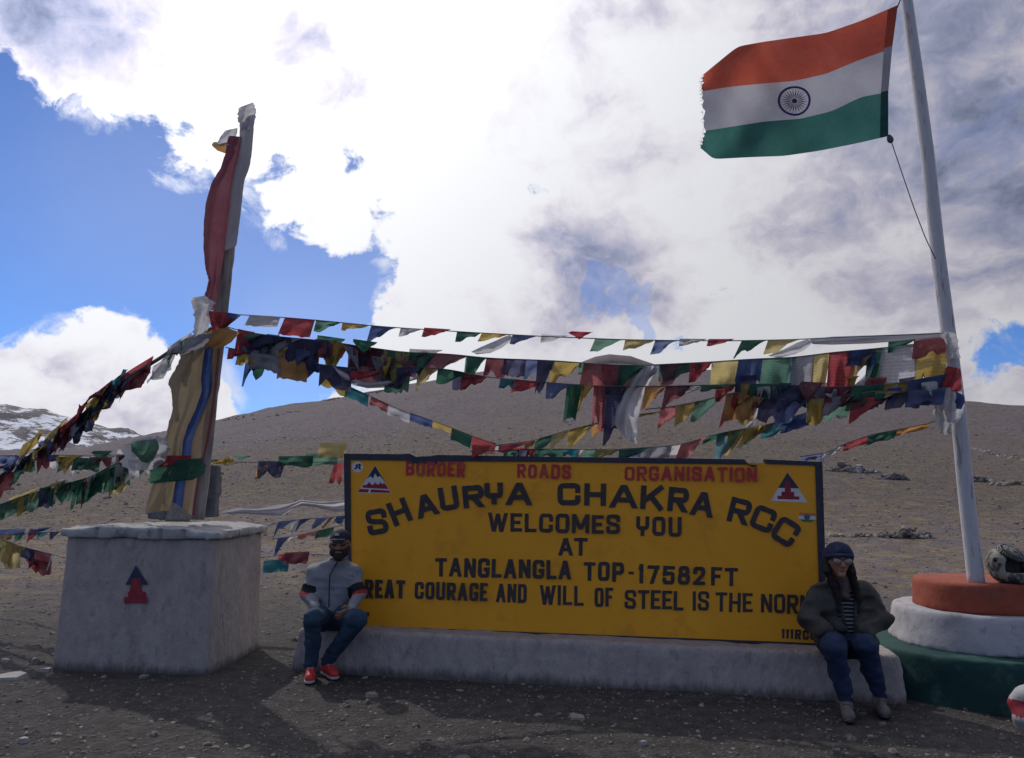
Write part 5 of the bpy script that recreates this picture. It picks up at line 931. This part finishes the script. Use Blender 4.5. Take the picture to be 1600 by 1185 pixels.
for s in 'LR':
    a, b_ = J['sh' + s], J['wr' + s]; e_ = J['el' + s]; t_ = ((fc - a) @ (e_ - a)) / np.dot(e_ - a, e_ - a); near = np.linalg.norm(fc - (a + np.clip(t_, 0, 1.2)[:, None] * (e_ - a)), axis=1) < .10
    side = ((fc[:, 0] < a[0] + .035) if s == 'L' else (fc[:, 0] > a[0] - .02)); k = near & side & (t_ < 1.18); mi[k & (t_ > .62) & (t_ < 1.0)] = 1; mi[k & (t_ >= 1.0) & (t_ < 1.16)] = 2
mk('jacket', V, Fq, [M_jk, M_jb, M_jr], man, mi=mi)
legcloth(J, M_jeans, man)
shoe(J, 'L', M_redsh, man, 'shoe'); shoe(J, 'R', M_redsh, man, 'shoe')
r = .105; hd = J['head']
# stripes on shoulders, zip
for s, sg in (('R', 1),):
    for q in range(4):
        a = J['sh' + s] + np.array([-.045 + q * .022, -.055, .058 - q * .006]); tube('shoulder_stripe', [a, a + [.008, -.028, -.028], a + [.012, -.04, -.06]], .0045, M_sole, man, 6)
tube('zip', [J['neck'] + [0, -.075, -.02], J['chest'] + [0, -.145, .05], J['chest'] + [0, -.155, -.04], J['belly'] + [0, -.152, 0]], .005, M_jb, man, 6)
tube('collar', [J['neck'] + np.array([.066 * math.sin(a), -.066 * math.cos(a) - .01, .004 + .01 * math.cos(a)]) for a in np.linspace(.35, 5.93, 20)], .014, M_jk, man, 8)
# cap, sunglasses, beard
cpm = lambda X, Y, Z, V_: np.maximum(V_, (hd[2] + r * .48) - Z)
V, Fq = sdfmesh([('e', hd + up * r * .30, (r * .90, r * 1.03, r * 1.03))], .0075, cut=cpm); capo = mk('cap', V, Fq, M_navycap, man)
V, Fq = sdfmesh([('e', at(.95, 0, .52), (r * .68, r * .75, r * .10))], .006, cut=lambda X, Y, Z, V_: np.maximum(V_, Y - (hd[1] - r * .55))); mk('peak', V, Fq, M_navycap, capo)
q = [at(1.02, s_, u_) for s_, u_ in ((.0, .84), (.34, .84), (.34, 1.0), (.0, 1.0))]; q = [x_ - np.array([0, .0, 0]) for x_ in q]; q2 = [x_ + np.array([0, .03, 0]) for x_ in q]; mk('cap_patch', q + q2, [(0, 1, 2, 3), (7, 6, 5, 4), (0, 4, 5, 1), (1, 5, 6, 2), (2, 6, 7, 3), (3, 7, 4, 0)], M_sole, capo, False)
sg_ = None
for s_ in (-1, 1):
    V, Fq = sdfmesh([('e', at(.93, s_ * .38, .16), (r * .25, r * .10, r * .17))], .005, pad=.01); ob = mk('sunglass_lens', V, Fq, M_glass, man)
tube('sunglass_frame', [at(.05, -.86, .22), at(.80, -.66, .22), at(.98, -.3, .30), at(1.0, 0, .26), at(.98, .3, .30), at(.80, .66, .22), at(.05, .86, .22)], .004, M_hdk, man, 6)
V, Fq = sdfmesh([('c', at(.42, -.42, -.55), at(.66, 0, -.92), r * .34, r * .30), ('c', at(.42, .42, -.55), at(.66, 0, -.92), r * .34, r * .30), ('c', at(.12, -.66, -.05), at(.42, -.44, -.55), r * .18, r * .3), ('c', at(.12, .66, -.05), at(.42, .44, -.55), r * .18, r * .3), ('c', at(.86, -.24, -.36), at(.86, .24, -.36), r * .09, r * .09)], .0065, .02, fold=.004, ff=60,
                cut=lambda X, Y, Z, V_: np.maximum(V_, -(np.sqrt((X - at(1.0, 0, -.52)[0]) ** 2 + ((Y - at(1.0, 0, -.52)[1])) ** 2 + ((Z - at(1.0, 0, -.52)[2]) * 2.6) ** 2) - r * .17))); mk('beard', V, Fq, M_beard, man)
V, Fq = sdfmesh([('e', hd + up * r * .2 + np.array([0, r * .12, 0]), (r * .86, r * .93, r * .85))], .008, cut=lambda X, Y, Z, V_: np.maximum(V_, (hd[1] - r * .1) - Y)); mk('hair', V, Fq, M_hair, man)

# --- woman
J = dict(head=P(1310, 877, 6.27), neck=P(1312, 902, 6.38), chest=P(1314, 938, 6.43), belly=P(1318, 975, 6.42), pelvis=P(1322, 1003, 6.42), shL=P(1281, 927, 6.41), shR=P(1348, 927, 6.41), elL=P(1262, 965, 6.37), elR=P(1380, 968, 6.35),
         wrL=P(1287, 985, 6.24), wrR=P(1352, 985, 6.24), handL=P(1303, 984, 6.36), handR=P(1338, 984, 6.36), palmL=np.array([0, -.3, .9]), palmR=np.array([0, -.3, .9]), hipL=P(1303, 1006, 6.36), hipR=P(1343, 1006, 6.36), knL=P(1303, 1012, 5.98), knR=P(1353, 1010, 6.06), anL=P(1322, 1092, 6.03), anR=P(1374, 1084, 6.16), toeL=P(1325, 1120, 5.86), toeR=P(1381, 1110, 6.0))
for s in 'LR': J['an' + s][2] = .13; J['toe' + s][2] = .03
J['pelvis'][2] = .45; J['hipL'][2] = J['hipR'][2] = .44
wom = thing('person', (J['pelvis'][0], J['pelvis'][1], 0), 'woman in navy beanie and olive jacket sitting on the plinth at the sign\'s right end', 'person')
at, sdv, up = person_mesh(J, ((-.06, -1, -.06), .106), M_skin, wom, False)
pr = []
for s in 'LR': pr += [('c', J['chest'] + up * .05, J['sh' + s], .105, .076), ('c', J['sh' + s], J['el' + s], .085, .078), ('c', J['el' + s], J['wr' + s], .078, .062)]
pr += [('c', J['chest'] + sdv * .09, J['belly'] + sdv * .095, .13, .13), ('c', J['chest'] - sdv * .09, J['belly'] - sdv * .095, .13, .13), ('c', J['belly'] + sdv * .07, J['pelvis'] + up * .02 + sdv * .1, .14, .14), ('c', J['belly'] - sdv * .07, J['pelvis'] + up * .02 - sdv * .1, .14, .14)]
cx_ = J['chest']
def wcut(X, Y, Z, V_):
    V_ = np.maximum(V_, J['pelvis'][2] - .05 - Z)
    w_ = .026 + .055 * np.clip((Z - .62) / .35, 0, 1); slot = np.maximum(np.abs(X - (cx_[0] + .03 * (.8 - Z))) - w_, Y - (cx_[1] - .055)); return np.maximum(V_, -slot)
V, Fq = sdfmesh(pr, .009, .03, fold=.030, ff=9, cut=wcut, seed=5); jk = mk('jacket', V, Fq, M_olive, wom)
for s_ in (-1, 1): tube('jacket_lapel', [J['neck'] + np.array([s_ * .07, .02, .02]), J['neck'] + np.array([s_ * .075, -.06, -.02]), J['chest'] + np.array([s_ * .07, -.13, .05]), J['chest'] + np.array([s_ * .05, -.14, -.08]), J['belly'] + np.array([s_ * .04, -.135, -.03])], (.026, .02, .014, .012), M_olive, jk, 8)
M_str = mat('striped_shirt', (.03, .03, .035)); t = M_str.node_tree; tcn = nn(t, 'ShaderNodeTexCoord'); sx = nn(t, 'ShaderNodeSeparateXYZ'); t.links.new(tcn.outputs['Object'], sx.inputs[0]); a_ = nn(t, 'ShaderNodeMath', operation='MULTIPLY'); a_.inputs[1].default_value = 34.0; t.links.new(sx.outputs[2], a_.inputs[0]); f_ = nn(t, 'ShaderNodeMath', operation='FRACT'); t.links.new(a_.outputs[0], f_.inputs[0]); g_ = nn(t, 'ShaderNodeMath', operation='GREATER_THAN'); g_.inputs[1].default_value = .74; t.links.new(f_.outputs[0], g_.inputs[0]); mm = nn(t, 'ShaderNodeMix', data_type='RGBA'); mm.inputs[6].default_value = (.02, .02, .025, 1); mm.inputs[7].default_value = (.28, .28, .29, 1); t.links.new(g_.outputs[0], mm.inputs[0]); t.links.new(mm.outputs[2], t.nodes['Principled BSDF'].inputs['Base Color'])
V, Fq = sdfmesh([('c', J['chest'] + sdv * .07, J['belly'] + sdv * .06, .118, .118), ('c', J['chest'] - sdv * .07, J['belly'] - sdv * .06, .118, .118), ('c', J['belly'], J['pelvis'] + up * .04, .13, .13)], .011, .03, fold=.004); mk('striped_shirt', V, Fq, M_str, wom)
V, Fq = sdfmesh([('c', J['neck'] + np.array([-.05, -.03, .01]), J['neck'] + np.array([.05, -.04, .01]), .045, .045), ('c', J['neck'] + np.array([0, -.06, 0]), J['chest'] + np.array([-.01, -.115, .05]), .05, .035), ('c', J['neck'] + np.array([0, .03, .01]), J['neck'] + np.array([.05, -.02, .01]), .05, .045)], .008, .02, fold=.010, ff=26); mk('scarf', V, Fq, M_scf, wom)
legcloth(J, M_jean2, wom, knee=.083, ank=.050)
shoe(J, 'L', M_boot, wom, 'boot', .02, M_boot); shoe(J, 'R', M_boot, wom, 'boot', .02, M_boot)
r = .106; hd = J['head']
V, Fq = sdfmesh([('e', hd + up * r * .42 + np.array([.01, r * .15, 0]), (r * 1.02, r * 1.12, r * .98)), ('c', at(-.2, -.62, .30), at(-.2, .62, .30), r * .42, r * .42)], .0075, .03, fold=.004, ff=30, cut=lambda X, Y, Z, V_: np.maximum(V_, (hd[2] + r * .38 - .9 * (Y - hd[1] + r * .6)) - Z)); bn_ = mk('beanie', V, Fq, M_bean, wom)
tube('beanie_band', [hd + np.array([math.sin(a) * r * .93, -math.cos(a) * r * 1.02, r * (.30 + .18 * math.cos(a))]) for a in np.linspace(0, 6.283, 30)], .016, M_bean, bn_, 8)
for s_ in (-1, 1):
    V, Fq = sdfmesh([('c', at(-.1, s_ * .80, .15), at(.1, s_ * .86, -.7), r * .26, r * .28), ('c', at(.1, s_ * .86, -.7), J['chest'] + np.array([-s_ * .080, -.135, .04]), r * .28, r * .26), ('c', J['chest'] + np.array([-s_ * .080, -.135, .04]), J['chest'] + np.array([-s_ * .074, -.15, -.07]), r * .26, r * .10)], .007, .02, fold=.006, ff=30); mk('hair', V, Fq, M_hair, wom)
    V, Fq = sdfmesh([('e', at(.93, s_ * .38, .12), (r * .31, r * .08, r * .24))], .005, pad=.01); mk('spectacle_lens', V, Fq, M_lensp, wom)
tube('spectacle_frame', [at(.05, -.86, .20), at(.82, -.7, .22), at(.98, -.38, .36), at(1.02, 0, .2), at(.98, .38, .36), at(.82, .7, .22), at(.05, .86, .20)], .0035, M_hdk, wom, 6)
